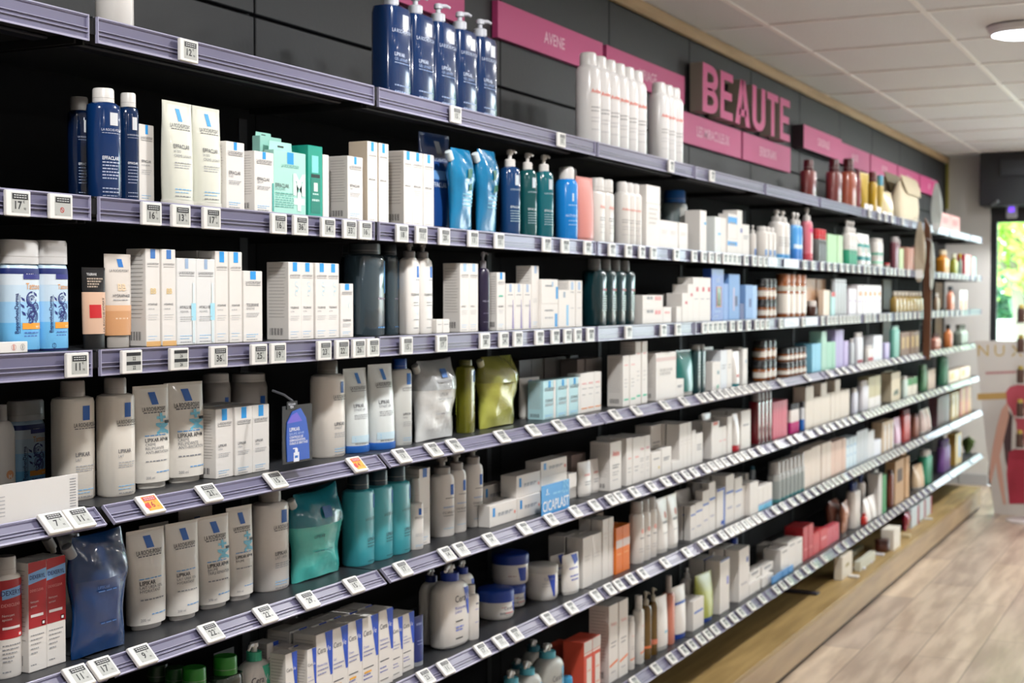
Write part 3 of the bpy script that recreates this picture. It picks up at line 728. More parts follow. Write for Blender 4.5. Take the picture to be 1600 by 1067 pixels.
WH = 'e6e2dd'
BMAP = {}
def side_print(m, w, d, H, c='b6b2ae'):
    P = lambda u, z: (u, -w/2-.0004, z)
    rd = random.Random(int(H*1e4))
    for k in range(16):
        z = H*(.92-.042*k)
        if z < H*.22: break
        m.quad(P, [(-d*.9, z), (-d*rd.uniform(.1, .3), z), (-d*rd.uniform(.1, .2), z+H*.008), (-d*.9, z+H*.008)], mat(c, .6))
    for k in range(9): m.quad(P, [(-d*.85+k*d*.07, H*.06), (-d*.85+k*d*.07+d*.035*(1+k % 2)*.6, H*.06), (-d*.85+k*d*.07+d*.035*(1+k % 2)*.6, H*.15), (-d*.85+k*d*.07, H*.15)], mat('3a3a3e', .6))

def b_box(nm, w, H, d, col, st, side=True, rough=.5, hang=0, window=None, **k):
    m = M(); m.box(-d, 0, -w/2, w/2, 0, H, mat(col, rough), min(.0009, w*.04))
    if st: ops(m, boxP(), w, 0, H, st)
    if side: side_print(m, w, d, H)
    # tuck flap seam on the lid
    m.quad(lambda u, z: (z, u, H+.0003), [(-w*.47, -d*.12), (w*.47, -d*.12), (w*.47, -d*.09), (-w*.47, -d*.09)], mat('9a9792', .7))
    o = m.build(nm)
    if hang:
        m = M(); t = .0012
        m.prismX([(-w*.36, H), (w*.36, H), (w*.34, H+hang), (-w*.34, H+hang)], -d, -d+t, mat(col, rough))
        m.box(-d+t, -d+t+.0006, -w*.09, w*.09, H+hang*.45, H+hang*.62, mat('33383a', .6)); m.build('hanging_tab', o)
    if window:
        m = M(); m.quad(lambda u, z: (.0012, u, z), [(window[0]*w, window[2]*H), (window[1]*w, window[2]*H), (window[1]*w, window[3]*H), (window[0]*w, window[3]*H)], mat(window[4], .15, coat=1)); m.build('carton_window', o)
    return o
def lofted(nm, partlist, k=None):
    e = empty(nm); col_ = None
    for pn, m in partlist:
        o = m.build(pn, col_ if pn == 'pump_head' and col_ else e)
        if pn == 'pump_collar': col_ = o
    return e
def bodymat(k, col): return mat(col, k.get('rough', .32), 0, k.get('trans', 0), k.get('coat', .15), 0, k.get('bump', 0), k.get('bscale', 60))
def b_bottle(nm, w, H, d, col, st, cap='e2dfdb', cf=.16, cr=.6, p=2.3, sh=.05, liquid=None, neck=0, **k):
    a, b = w/2, d/2; hb = H*(1-cf); n = 24
    secs = [(0, a*.93, b*.93, p), (.004, a, b, p), (hb*(1-sh*1.6), a, b, p), (hb*(1-sh*.5), a*.95, b*.93, p), (hb*.998, a*max(cr, .75)*.98 if cr < .9 else a*.97, b*.8, 2.2), (hb, a*cr*.9, min(b, a)*cr*.9, 2)]
    m = M(); m.loft(secs, bodymat(k, col), n)
    if st: ops(m, surfP(secs), w*.86, 0, hb*(1-sh), st, 6)
    parts = [('bottle_body', m)]
    c = M(); r = a*cr if cr < .95 else a; rb = min(r, b*1.0) if cr < .95 else b
    zt = H-hb; pc = 2 if cr < .95 else p
    c.loft([(hb+.0002, r, rb, pc), (hb+zt*.9, r*.98, rb*.98, pc), (H, r*.9, rb*.9, pc)], mat(cap, .35, coat=.1), n)
    c.loft([(hb+zt*.30, r*1.004, rb*1.004, pc), (hb+zt*.32, r*1.004, rb*1.004, pc)], mat('a8a5a2', .5), n)
    parts.append(('cap', c))
    return lofted(nm, parts)
def b_pump(nm, w, H, d, col, st, cap='dcd9d5', pf=.26, p=2.3, nz=-1, cr=.5, collar=None, sh=.07, **k):
    a, b = w/2, d/2; hb = H*(1-pf); n = 24; r = min(a*cr, b*.95)
    secs = [(0, a*.93, b*.93, p), (.004, a, b, p), (hb*(1-sh*1.5), a, b, p), (hb*(1-sh*.5), a*.93, b*.9, p), (hb, r*1.1, r*1.1, 2)]
    m = M(); m.loft(secs, bodymat(k, col), n)
    if st: ops(m, surfP(secs), w*.86, 0, hb*(1-sh), st, 6)
    ph = H-hb; c = M(); c.loft([(hb+.0002, r, r, 2), (hb+ph*.38, r, r, 2), (hb+ph*.44, r*.8, r*.8, 2)], mat(collar or cap, .35), n)
    hd = M(); q = mat(cap, .35); hd.loft([(hb+ph*.44, r*.36, r*.36, 2), (hb+ph*.74, r*.36, r*.36, 2)], q, 12, cap=False)
    hd.loft([(hb+ph*.72, r*.62, r*.62, 2), (hb+ph*.93, r*.6, r*.6, 2), (H, r*.45, r*.45, 2)], q, 16)
    L = max(a*.75, .012)
    dx, dy = (.55*L, nz*L)
    hd.tube([(0, 0, H-ph*.12), (dx*.7, dy*.7, H-ph*.10), (dx, dy, H-ph*.2)], [r*.34, r*.26, r*.2], q, 8)
    return lofted(nm, [('bottle_body', m), ('pump_collar', c), ('pump_head', hd)])
def b_can(nm, w, H, d, col, st, cap='e4e1de', cf=.2, **k):
    a, b = w/2, d/2; hb = H*(1-cf); n = 24; s = a*.5
    secs = [(0, a*.95, b*.95, 2), (.003, a, b, 2), (hb-s, a, b, 2), (hb-s*.5, a*.93, b*.93, 2), (hb-s*.15, a*.8, b*.8, 2), (hb, a*.72, b*.72, 2)]
    m = M(); m.loft(secs, bodymat(k, col), n)
    if st: ops(m, surfP(secs), w*.86, 0, hb-s, st, 6)
    c = M(); r = a*.68; c.loft([(hb+.0002, r, r, 2), (hb+(H-hb)*.8, r, r, 2), (H-.002, r*.9, r*.9, 2), (H, r*.75, r*.75, 2)], mat(cap, .3), n)
    return lofted(nm, [('can_body', m), ('cap', c)])
def b_tube(nm, w, H, d, col, st, cap='e0ddd8', cf=.07, cr=.86, lean=0, **k):
    a, b = w/2, d/2; z0 = H*cf; n = 24; x0 = -0.0
    secs = []
    for i in range(9):
        t = i/8; secs.append((z0+(H-z0)*t*.965, a*(.90+.1*t), max(b*math.cos(t*math.pi/2)**.75, .0016), 2+.6*t))
    secs.append((H*.967, a, .0014, 4)); secs.append((H, a*1.0, .0013, 4))
    m = M(); m.loft(secs, bodymat(k, col), n)
    if st: ops(m, surfP(secs), w*.84, z0, H, st, 6)
    c = M(); r = a*cr; c.loft([(0, r*.97, b*cr*.97, 2), (.002, r, b*cr, 2), (z0*.98, r, b*cr, 2)], mat(cap, .4), n)
    return lofted(nm, [('tube_body', m), ('cap', c)])
def b_jar(nm, w, H, d, col, st, cap='1d47a8', cf=.36, **k):
    a, b = w/2, d/2; hb = H*(1-cf); n = 32
    secs = [(0, a*.82, b*.82, 2), (H*.06, a*.93, b*.93, 2), (H*.2, a*.97, b*.97, 2), (hb*.93, a*.97, b*.97, 2), (hb, a*.93, b*.93, 2)]
    m = M(); m.loft(secs, bodymat(k, col), n)
    if st: ops(m, surfP(secs), w*.8, H*.05, hb, st, 6)
    c = M(); c.loft([(hb+.0002, a*.99, b*.99, 2), (hb+(H-hb)*.72, a, b, 2), (hb+(H-hb)*.93, a*.95, b*.95, 2), (H, a*.88, b*.88, 2)], mat(cap, .35), n)
    return lofted(nm, [('jar_body', m), ('lid', c)])
def b_round(nm, w, H, d, col, st, cap='1d47a8', pump=True, cf=.17, **k):   # bottle with round shoulders
    a, b = w/2, d/2; hb = H*(1-cf); n = 28
    secs = [(0, a*.82, b*.82, 3), (H*.02, a*.95, b*.95, 3), (H*.05, a, b, 3.2)]
    for i in range(1, 8):
        t = i/7; secs.append((hb*(.80+.2*math.sin(t*math.pi/2)), a*(1-(1-.38)*(1-math.cos(t*math.pi/2))**1.1), b*(1-.45*(1-math.cos(t*math.pi/2))), 3.2-1.1*t))
    m = M(); m.loft(secs, bodymat(k, col), n)
    if st: ops(m, surfP(secs), w*.82, 0, hb*.93, st, 6)
    r = min(a*.38, b*.8); c = M(); ph = H-hb
    parts = [('bottle_body', m)]
    if pump:
        c.loft([(hb, r, r, 2), (hb+ph*.5, r*.98, r*.98, 2)], mat(cap, .35), 20)
        h = M(); q = mat('dcdad6', .35); h.loft([(hb+ph*.5, r*.4, r*.4, 2), (hb+ph*.8, r*.4, r*.4, 2)], q, 12, cap=False); h.loft([(hb+ph*.78, r*.6, r*.6, 2), (H, r*.5, r*.5, 2)], q, 14)
        L = a*.7; h.tube([(0, 0, H-ph*.1), (L*.3, -L*.75, H-ph*.07), (L*.4, -L, H-ph*.25)], [r*.3, r*.24, r*.18], q)
        parts += [('pump_collar', c), ('pump_head', h)]
    else:
        c.loft([(hb, r, r, 2), (H, r*.96, r*.96, 2)], mat(cap, .35), 20); parts.append(('cap', c))
    return lofted(nm, parts)
def b_pouch(nm, w, H, d, col, st, cap='dcdcd8', spout=-1, film=None, ear=0, **k):
    a, b = w/2, d/2; rd = random.Random(int(w*1e5)); n = 32; nz = 22
    m = M(); kk = dict(k); kk.setdefault('rough', .18); kk.setdefault('coat', .6); kk.setdefault('bump', .55); kk.setdefault('bscale', 14)
    mt = bodymat(kk, col); k2 = dict(kk); k2['trans'] = k.get('ftrans', .5); mt2 = bodymat(k2, film) if film else mt
    secs = []
    for i in range(nz+1):
        t = i/nz; bb = b*(math.sin(min(t*1.25+.35, 1.57))*1.0 if t < .6 else math.cos((t-.6)/.4*math.pi/2)**.8)
        aa = a*(.90+.06*math.cos(t*9)+.05*t); secs.append((H*t, aa, max(bb, .0012), 2.4, 0, 0))
    ph = [rd.uniform(0, 6) for _ in range(5)]
    def xf(q):
        x, y, z = q; t = z/H
        s = 1+.09*math.sin(y/a*6+ph[0]+t*6)*math.sin(t*9+ph[1])+.06*math.sin(t*21+y/a*5+ph[2])+.05*math.sin(y/a*14+t*4)
        return (x*s, y*(1+.012*math.sin(t*11+ph[3])), z - (0.02*H*(y/a)**2 if t < .1 else 0) + (ear*H*(abs(y)/a)**2*(1 if y > 0 else .2) if t > .93 else 0) + (.02*H if t < .1 else 0))
    if film:
        m.loft([s for s in secs if s[0] <= H*.64], mt, n, xf=xf); m.loft([s for s in secs if s[0] >= H*.62], mt2, n, xf=xf)
    else: m.loft(secs, mt, n, xf=xf)
    if st:
        base = surfP(secs, .0)
        def P(u, z):
            q = base(u, z); r = xf(q); return (max(r[0], q[0])*1.0+.0016, r[1], r[2])
        ops(m, P, w*.8, H*.05, H*.97, st, 6)
    parts = [('pouch_body', m)]
    if spout:
        c = M(); y0 = spout*a*.78; z0 = H*.80
        dr = Vector((0, spout*.55, .83)); pts = [Vector((0, y0, z0))+dr*t for t in (0, .012, .013, .036, .037)]
        c.tube([tuple(q) for q in pts], [.006, .006, .0095, .0095, .007], mat(cap, .4), 12); parts.append(('spout_cap', c))
    return lofted(nm, parts)
def b_card(nm, w, H, d, col, st, tilt=0, **k):
    m = M(); m.box(-.0015, 0, -w/2, w/2, 0, H, mat(col, .4), .0004)
    if st: ops(m, boxP(), w, 0, H, st)
    o = m.build(nm)
    return o
def b_flask(nm, w, H, d, col, st, cap='c9a24a', cf=.2, **k):   # little scent bottle
    a, b = w/2, d/2; hb = H*(1-cf)*.9
    secs = [(0, a*.95, b*.95, 4), (.003, a, b, 4), (hb*.8, a, b, 4), (hb*.95, a*.7, b*.7, 3), (hb, a*.35, a*.35, 2), (H*(1-cf), a*.35, a*.35, 2)]
    m = M(); m.loft(secs, bodymat(k, col), 20)
    if st: ops(m, surfP(secs), w*.8, 0, hb*.8, st, 6)
    c = M(); c.loft([(H*(1-cf), a*.42, a*.42, 2), (H, a*.4, a*.4, 2)], mat(cap, .3), 16)
    return lofted(nm, [('bottle_body', m), ('stopper', c)])
BUILD = dict(box=b_box, bottle=b_bottle, pump=b_pump, can=b_can, tube=b_tube, jar=b_jar, round=b_round, pouch=b_pouch, card=b_card, flask=b_flask)
NAME = dict(box='product_carton', bottle='bottle', pump='pump_bottle', can='spray_can', tube='cream_tube', jar='cream_jar', round='pump_bottle', pouch='refill_pouch', card='printed_card', flask='scent_bottle')
CATG = dict(box='box', bottle='bottle', pump='bottle', can='spray can', tube='tube', jar='jar', round='bottle', pouch='pouch', card='card', flask='bottle')
KD = dict(box=None, bottle=.75, pump=.7, can=1.0, tube=.38, jar=1.0, round=.5, pouch=.4, card=None, flask=.7)
PL = []
GN = {}
def R(lv, x0, x1, top, label, kind='box', n=1, col=WH, st=None, s=None, yb=None, k=None, d=None, gap=.0, on=None, ztop=None, deep=1, nm=None, cat=None, X=0, lift=0, **kw):
    """a row of n equal products: x0..x1 its extent, top its height, yb where the front touches the shelf"""
    if kind == 'box' and lv in (5, 6, 7) and yb is not None and on is None and deep == 1 and x0 < 1250 and (d or 0) < .065 and x1-x0 < 40 and label[:3] != 'low' and 'dental' not in label: deep = 2
    zs = (PLZ if lv == 8 else ZS[lv]) + .0004 + lift
    if on is not None: zs = on + .0004
    flat = kind in ('box', 'card')
    if s is None: s = {1: .03, 2: .025, 3: .022}.get(lv, .05)
    if yb is not None:
        q = yb if isinstance(yb, tuple) else (x0 if flat else (x0+x1)/2, yb)
        s = max(-onZ(q[0], q[1], zs).x, .012 if lv != 8 else -.12)
    if lv in (4, 5, 6, 7) and yb is not None and x0 > 950 and s > .012: s = .03
    tx = top if isinstance(top, tuple) else ((x0, top) if flat else (x0+(x1-x0)/(2*n), top))
    if flat:
        Xp = -s; ya, yb2 = onX(x0, tx[1], Xp).y, onX(x1, tx[1], Xp).y
        w = (yb2-ya)/n; ctr = [ya+w*(i+.5) for i in range(n)]; H = onX(tx[0], tx[1], Xp).z - zs; w *= (.985 if n == 1 else .955)*(1-gap)
        D = d or min(max(w*1.0, .02), .06); xo = Xp
    else:
        kk = k if k is not None else KD[kind]
        a = .03
        for _ in range(6):
            Xp = -(s+kk*a); ya, yb2 = onX(x0, tx[1], Xp).y, onX(x1, tx[1], Xp).y
            c0 = (CAM.x-Xp)
            def e(y):
                ct = y/c0
                pw = kw.get('p', 2.3) if kind in ('bottle', 'pump') else 2.3
                return math.sqrt(1+kk*kk*ct*ct) if pw < 3.5 else (1+.9*kk*ct)*.97
            e0, e1 = e(ya), e(yb2)
            if kind == 'tube': e0 = e1 = 1.03
            if n == 1: a = (yb2-ya)/(e0+e1)
            else: a = (yb2-ya)/(e0+e1+2*(1+gap)*(n-1))
        ctr = [ya+e0*a+2*a*(1+gap)*i for i in range(n)]; w = 2*a*.985; D = w*kk if d is None else d; xo = Xp
        H = onX(tx[0], tx[1], Xp).z - zs
    if lv == 8 and xo - D < .045: H = min(H, .115)
    if H < .012: H = .03
    if H > .34: H = .34
    o = BUILD[kind](nm or NAME[kind], w, H, D, col, st, **kw)
    for i in range(n):
        for j in range(deep):
            jit = random.uniform(0, .004) if n > 1 and kind == 'box' and j == 0 and not on else 0
            loc = (xo - j*(D*1.03+.0055) - jit, ctr[i], zs)
            if i == 0 and j == 0:
                c = o; c.location = loc
                if kind in ('can', 'jar'): c.rotation_euler.z = math.radians(-34)
                elif kind in ('bottle', 'pump') and kk >= .69 and kw.get('p', 2.3) < 2.6 and kw.get('cr', .6) < .95: c.rotation_euler.z = math.radians(-24 if kk >= .78 else -16)
                elif kind in ('bottle', 'pump', 'round', 'tube') and n == 1 and kw.get('p', 2.3) < 2.8: c.rotation_euler.z = math.radians(-5)
            else: c = dup(o, loc)
            lb = label
            if n > 1: lb += ', ' + (ORD[i+1] + ' of ' + str(n)) + ' from left' if 0 < i < n-1 else (', leftmost of ' + str(n) if i == 0 else ', rightmost of ' + str(n))
            if j: lb = 'box behind ' + lb
            lb += ', ' + ('plinth' if lv == 8 else LVL[lv])
            if len(lb.split()) > 16: lb = lb.replace(' from left', '')
            DD = .0015 if kind == 'card' else D*(.9 if kind == 'pouch' else 1)
            if not (kind == 'card' and 'sign' in label): PL.append(dict(o=c, y=ctr[i], w=w*(1 if flat else .985), x1=(loc[0] if flat else loc[0]+DD/2), D=DD, z=zs, H=H, lv=lv, lb=label, flat=flat, on=on is not None))
            tag(c, lb, cat or CATG[kind], (label + ', ' + ('plinth' if lv == 8 else LVL[lv])) if n*deep > 1 else None)
    return zs + H
# ------------------------------------------------------------------ products, shelf by shelf
EN = LRP
# top shelf
R(1, 147, 209, -60, 'white metal can cut off by the top edge of the photo', 'can', col='dedad6', s=.05)
R(1, 577, 779, (762, 35), 'blue gel pump bottle with white logo square', 'pump', n=5, col='0a2b58', k=.62, p=4, coat=.6, rough=.15, pf=.17, cap='b9bcc4', nz=.6, gap=.06, s=.035, cr=.34,
  st=[('r', -.02, .28, .80, .95, 'c9ced8'), ('t', 'LA ROCHE-POSAY', .0, .73, .95, .1, 'b8c4da'), ('t', 'LIPIKAR', -.4, .46, .5, .1, 'b8c4da', .01, 'l'), ('t', 'GEL LAVANT', -.4, .41, .6, .08, '8fa4c8', 0, 'l'), ('l', -.4, .3, .38, .02, '8fa4c8'), ('l', -.4, .3, .12, .03, '8fa4c8'), ('l', -.4, .1, .05, .03, '8fa4c8')])
R(1, 899, 1011, (912, 80), 'tall white spray can with coral logo', 'can', n=6, col='e9e7e6', cap='e6e4e2', cf=.14, st=AVE(lo=.1, v_=0) if 0 else AVE(lo=.12), rough=.22)
R(1, 1013, 1068, (1026, 128), 'tall white thermal water spray can right of the first six', 'can', n=3, col='dfdddc', cap='dedcda', cf=.14, st=AVE(lo=.12), rough=.22)
R(1, 1251, 1275, 250, 'dark rose bottle with brown cap standing alone', 'bottle', col='6e2a28', cap='4a1012', cf=.28, cr=.42, coat=.5, k=.6)
R(1, 1291, 1315, 249, 'dark red amber bottle with brown cap', 'bottle', col='762c2a', cap='4a1012', cf=.28, cr=.42, coat=.5, k=.6)
R(1, 1313, 1338, 248, 'large salmon orange bottle with dark red cap', 'bottle', col='ac5438', cap='4a1012', cf=.27, cr=.42, coat=.5, k=.6)
R(1, 1337, 1345, 266, 'slim pink bottle beside the salmon bottle', 'bottle', col='a05c60', cap='8a484c', cf=.2)
R(1, 1345, 1360, 266, 'yellow and white tube beside the salmon bottles', 'tube', col='d8b848', cap='e0d8c8')
R(1, 1357, 1370, 269, 'golden yellow bottle with dark red cap', 'bottle', col='c8a018', cap='6a1c1c', cf=.24, cr=.8, coat=.4)
R(1, 1370, 1380, 274, 'yellow bottle with light blue cap', 'bottle', col='c0a850', cap='58a8c8', cf=.26, cr=.8)
R(1, 1379, 1390, 300, 'cream coloured tube leaning by the bags', 'tube', col='e0cfa8', cap='e8dcc0')
def paper_bag(px0, px1, pyt, col, fold, label, s_, lean):
    s_ = s_
    a_, b_ = onX(px0, pyt, -s_), onX(px1, pyt, -s_); H = a_.z-ZS[1]; W = b_.y-a_.y; H = onX((px0+px1)/2, pyt, -s_).z-ZS[1]
    e = empty('paper_bag', (-s_-.04, (a_.y+b_.y)/2, ZS[1]+.0004)); tag(e, label, 'bag')
    m = M(); n = 10
    m.loft([(0, W*.46, .045, 5), (H*.3, W*.5, .05, 4, 0, lean*.1*W), (H*.6, W*.47, .035, 4, .005, lean*.4*W), (H*.85, W*.42, .012, 4, .01, lean*.7*W), (H*.9, W*.40, .004, 4, .012, lean*.8*W)], mat(col, .7, bump=.5, bscale=12), 32); m.build('bag_body', e)
    m = M(); m.loft([(H*.58, W*.34, .003, 4, .05, lean*W*1.2), (H*.75, W*.42, .005, 4, .04, lean*W), (H*.95, W*.42, .006, 4, .022, lean*.85*W), (H, W*.40, .004, 4, .014, lean*.8*W)], mat(fold, .7, bump=.4, bscale=14), 24); m.build('folded_flap', e)
paper_bag(1386, 1416, 272, 'b5a88c', '8a8064', 'beige paper gift bag with folded olive top, left one', .12, -.05)
paper_bag(1408, 1438, 276, 'd2c6ac', 'c4b698', 'cream paper gift bag with folded top, right one', .012, .08)
R(1, 1470, 1500, 331, 'pink carton with fold marks by the white end wall', n=2, col='e2a8a4', d=.05, st=GEN('b88080'), side=False)
for i, x in enumerate((1351, 1358, 1371, 1380, 1388)): R(1, x, x+6, (x, 324+2*i), 'small bright white sample card in front of the yellow bottles, %s from left' % ORDN(i+1), 'card', col='f4f2f0', s=.006)

# second shelf
BLU = dict(col='0a2f62', coat=.5, rough=.15, k=.75)
LOT = [('r', -.02, .30, .80, .94, 'd5d8dc'), ('t', 'LA ROCHE-POSAY', .08, .735, .8, .085, 'cfd6e4'), ('l', -.3, .42, .71, .02, 'aebbd6'), ('t', 'EFFACLAR', -.3, .42, .62, .12, 'dfe4ee', .02, 'l')] + [('l', -.3, .35-.05*(k % 3), .385-.035*k, .04, 'aebbd6') for k in range(6)] + [('l', -.3, .3, .10, .035, 'aebbd6'), ('l', -.3, .3, .06, .035, 'aebbd6'), ('l', -.3, .25, .02, .03, 'aebbd6')]
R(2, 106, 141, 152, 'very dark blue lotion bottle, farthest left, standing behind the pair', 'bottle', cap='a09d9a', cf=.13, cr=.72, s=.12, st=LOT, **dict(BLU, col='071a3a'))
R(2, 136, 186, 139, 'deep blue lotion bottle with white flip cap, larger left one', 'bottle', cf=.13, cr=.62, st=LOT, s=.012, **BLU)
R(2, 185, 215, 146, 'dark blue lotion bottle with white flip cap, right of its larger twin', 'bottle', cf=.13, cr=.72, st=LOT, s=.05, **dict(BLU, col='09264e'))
R(2, 217, 245, 193, 'white carton with blue logo between lotion bottle and pale green tube', st=LRP('EFFACLAR', ('H ISO-BIOME',)), s=.06, d=.03)
TG = LRP('EFFACLAR', ('H ISO', 'CREME LAVANTE'), lo=.0, lh=.13, top=.93)
TG = TG[:0]+[('q', [(-.07, .80), (.10, .80), (.04, .93), (-.13, .93)], '2b9ae4')] + TG[1:]
R(2, 247, 348, 159, 'pale green cleanser tube with white base', 'tube', n=2, col='dedfd2', cap='e4e2d8', cf=.05, cr=.97, st=TG, s=.02, k=.45)
R(2, 348, 382, 219, 'white carton with blue logo right of the pale green tubes', st=LRP('EFFACLAR', ('H ISO',)))
R(2, 397, 428, 235, 'white carton with a green ampoule print on its right edge', st=LRP('EFFACLAR', ('SERUM',), extra=[('r', .40, .47, .03, .5, '3aa8a0')]), d=.05)
R(2, 427, 478, 233, 'mint green carton with hanging tab and large white M', col='a9dccf', hang=.021, d=.025, rough=.4, side=False,
  st=[('r', -.09, .11, .80, .985, '1f97e0'), ('t', 'LA ROCHE-POSAY', .0, .74, .55, .06, '3f8a80'), ('t', 'M', .28, .34, .42, .36, 'dff4ee', .06), ('t', '+', .28, .04, .34, .42, 'dff4ee', .06), ('t', 'EFFACLAR', -.46, .42, .42, .07, '4c5a58', .01, 'l'), ('t', 'DUO+M', -.46, .37, .42, .06, '7aa8a0', 0, 'l')] + [('l', -.46, .1, .32-.035*k, .02, '6fb4a8') for k in range(7)])
R(2, 406, 440, (416, 213), 'mint green hanging carton half hidden behind the front one', col='8fc4b8', hang=.01, d=.02, s=.06, side=False)
R(2, 481, 504, 226, 'teal gift carton with a serum bottle printed on its front', col='1c9c88', d=.045, rough=.3, side=False, st=[('r', -.25, .2, .62, .86, '7fd8d4'), ('r', -.3, .3, .55, .60, '17302e'), ('r', -.32, .32, .05, .54, '15806f'), ('r', -.12, .14, .36, .48, 'e0ece8'), ('l', -.2, .2, .31, .06, 'bfe0da'), ('l', -.25, .25, .22, .08, 'bfe0da')])
R(2, 504, 514, 241, 'narrow white carton edge right of the teal gift carton', s=.04)
R(2, 543, 567, 243, 'white carton with blue logo before the tan sided pair', st=LRP('EFFACLAR', ('MAT',)), d=.05)
R(2, 575, 607, 220, 'tall white carton with tan side', n=2, col='dccdb8', d=.05, side=False, st=LRP('EFFACLAR', ('DUO',), lw=.3, tint='e9e5e0'))
R(2, 631, 644, 235, 'slim white carton with blue logo, single one left of a pair', st=LRP('EFFACLAR', lw=.4), d=.05)
R(2, 645, 679, 237, 'slim white carton with blue logo', n=2, st=LRP('EFFACLAR', lw=.3), d=.05)
R(2, 656, 699, 209, 'dark blue tube with silver logo behind the pouches', 'tube', col='17407f', s=.075, cf=.04, coat=.5, st=[('q', [(0, .78), (.2, .78), (.14, .92), (-.06, .92)], 'b8c0cc'), ('t', 'LA ROCHE-POSAY', .05, .7, .8, .09, 'c0cce0'), ('t', 'EFFACLAR', -.35, .42, .6, .11, 'c0cce0', .01, 'l'), ('r', -.4, .4, .5, .6, '5f8fc4')])
PB = [('l', -.25, .3, .42-.05*k, .03, '7ec8dc') for k in range(4)] + [('q', [(-.1, .62), (.15, .66), (.22, .78), (-.02, .76)], '2c6a58'), ('q', [(.02, .46), (.25, .5), (.2, .58), (.05, .56)], '2c6a58')]
R(2, 697, 741, 233, 'shiny turquoise blue refill pouch, left of two', 'pouch', col='1478a8', st=PB, cap='d4e0e4', s=.02, k=.45)
R(2, 739, 779, 235, 'shiny turquoise blue refill pouch, right of two', 'pouch', col='1272a2', st=PB, cap='d4e0e4', s=.02, k=.45)
EP = [('r', -.0, .28, .78, .94, 'c8d4dc'), ('t', 'LA ROCHE-POSAY', .1, .70, .8, .09, 'b4ccd6'), ('t', 'EFFACLAR', -.3, .42, .65, .12, 'd4e4ea', .01, 'l')] + [('l', -.3, .35, .37-.04*k, .04, '9cbcc8') for k in range(5)]
R(2, 782, 811, 234, 'navy blue foaming pump bottle beside the turquoise pouches', 'pump', col='123c6c', coat=.5, rough=.15, st=EP, k=.8, pf=.2, nz=.6)
R(2, 811, 837, 239, 'dark green pump bottle between navy and teal ones', 'pump', col='0e4c50', coat=.5, rough=.15, st=EP, k=.8, pf=.2, nz=.6)
R(2, 836, 863, 242, 'teal pump bottle left of the bright blue spray can', 'pump', col='0f6470', coat=.5, rough=.15, st=EP, k=.8, pf=.2, nz=.6)
R(2, 867, 903, 261, 'bright sky blue spray can with white cap', 'can', col='1f8be0', rough=.2, st=[('r', 0, .1, .7, .84, 'd8ecfa'), ('l', -.2, .4, .62, .05, '9fd0f4'), ('t', 'ANTHELIOS', .05, .42, .8, .12, 'cfe8fa'), ('l', -.2, .4, .34, .04, '9fd0f4'), ('l', -.2, .4, .27, .04, '9fd0f4')], cf=.17)
R(2, 882, 905, 264, 'blue spray can with white cap behind the bright one', 'can', col='1a6cc0', s=.1)
R(2, 901, 924, 277, 'salmon pink tapered tube right of the blue spray can', 'tube', col='dc9088', cap='d89088', cf=.05)
R(2, 920, 959, 278, 'white cleansing bottle with coral logo', 'bottle', n=2, cf=.2, cr=.72, st=AVE(c='e89080'), k=.6)
R(2, 959, 1003, 283, 'white rounded spray can with coral logo', 'can', n=3, st=AVE(c='e89080'), cf=.16)
R(2, 1010, 1033, 288, 'tall plain white carton with pinkish top', st=GEN('c8c4c0', [(.70, .71, 'b8b4b0')]), side=False, n=1, d=.045)
R(2, 1036, 1072, 298, 'clear grey bottle with bright blue cap standing behind cartons', 'bottle', col='7c8a8c', cap='1c62b0', s=.10, cf=.2, cr=.75, trans=.4, st=[('r', -.2, .2, .1, .95, 'a8a8a4')])
R(2, 1030, 1075, 343, 'short plain white carton in front of the blue capped bottle', n=3, st=GEN('cfcbc8', n=2), side=False)
R(2, 1094, 1104, 328, 'white carton with broad grey side right of the short ones', st=[('r', .1, .45, .66, .72, '5ab0dc')], d=.06, side=False)
R(2, 1117, 1127, 338, 'white carton with pale aqua side', st=[('r', 0, .4, .5, .56, '5ab0dc')], d=.06, side=False, col='dfe4e2')
R(2, 1127, 1137, 340, 'narrow white carton left of the blue banded stack', side=False, s=.03)
z = R(2, 1136, 1152, 372, 'white carton with blue stripe, bottom of its stack', side=False, st=GEN(bands=[(.55, .82, '2f9be0')], n=1), d=.04)
R(2, 1136, 1152, 333, 'white carton with blue stripe, top of its stack', side=False, st=GEN(bands=[(.60, .88, '2f9be0')], n=1), d=.04, on=z)
R(2, 1152, 1160, 328, 'tall thin white carton beside the blue banded stack', side=False, st=[('r', .1, .5, .5, .6, '6a70b0')])
R(2, 1160, 1171, 350, 'short white carton right of the tall thin one', side=False, st=GEN(n=2))
R(2, 1171, 1181, 352, 'small white pump bottle with a blue mark', 'pump', n=1, st=[('r', -.1, .3, 0, .35, '3f7cc8')], k=.7)
R(2, 1180, 1212, 353, 'small white bottle in front of larger pumps', 'bottle', n=3, s=.012, st=[('r', -.1, .2, 0, .3, '5a90d0')])
R(2, 1202, 1233, 327, 'white pump bottle with sky blue foot', 'pump', n=2, st=GEN(bands=[(0, .14, '4fa0dc')]), pf=.24, s=.04)
R(2, 1232, 1253, 331, 'sky blue pump bottle with white pump', 'pump', n=2, col='4fa0e4', st=[('r', -.4, .4, .36, .48, 'd8e8f4'), ('r', -.499, .499, 0, .33, '2f7cd0')], pf=.27, s=.03)
R(2, 1252, 1269, 325, 'pink and white pump bottle with magenta label', 'pump', col='dc7888', pf=.25, st=[('r', 0, .4, .22, .74, 'f0dcdc'), ('r', -.2, .4, .78, .88, 'd83880'), ('r', -.499, .499, 0, .2, 'c84858')], s=.02)
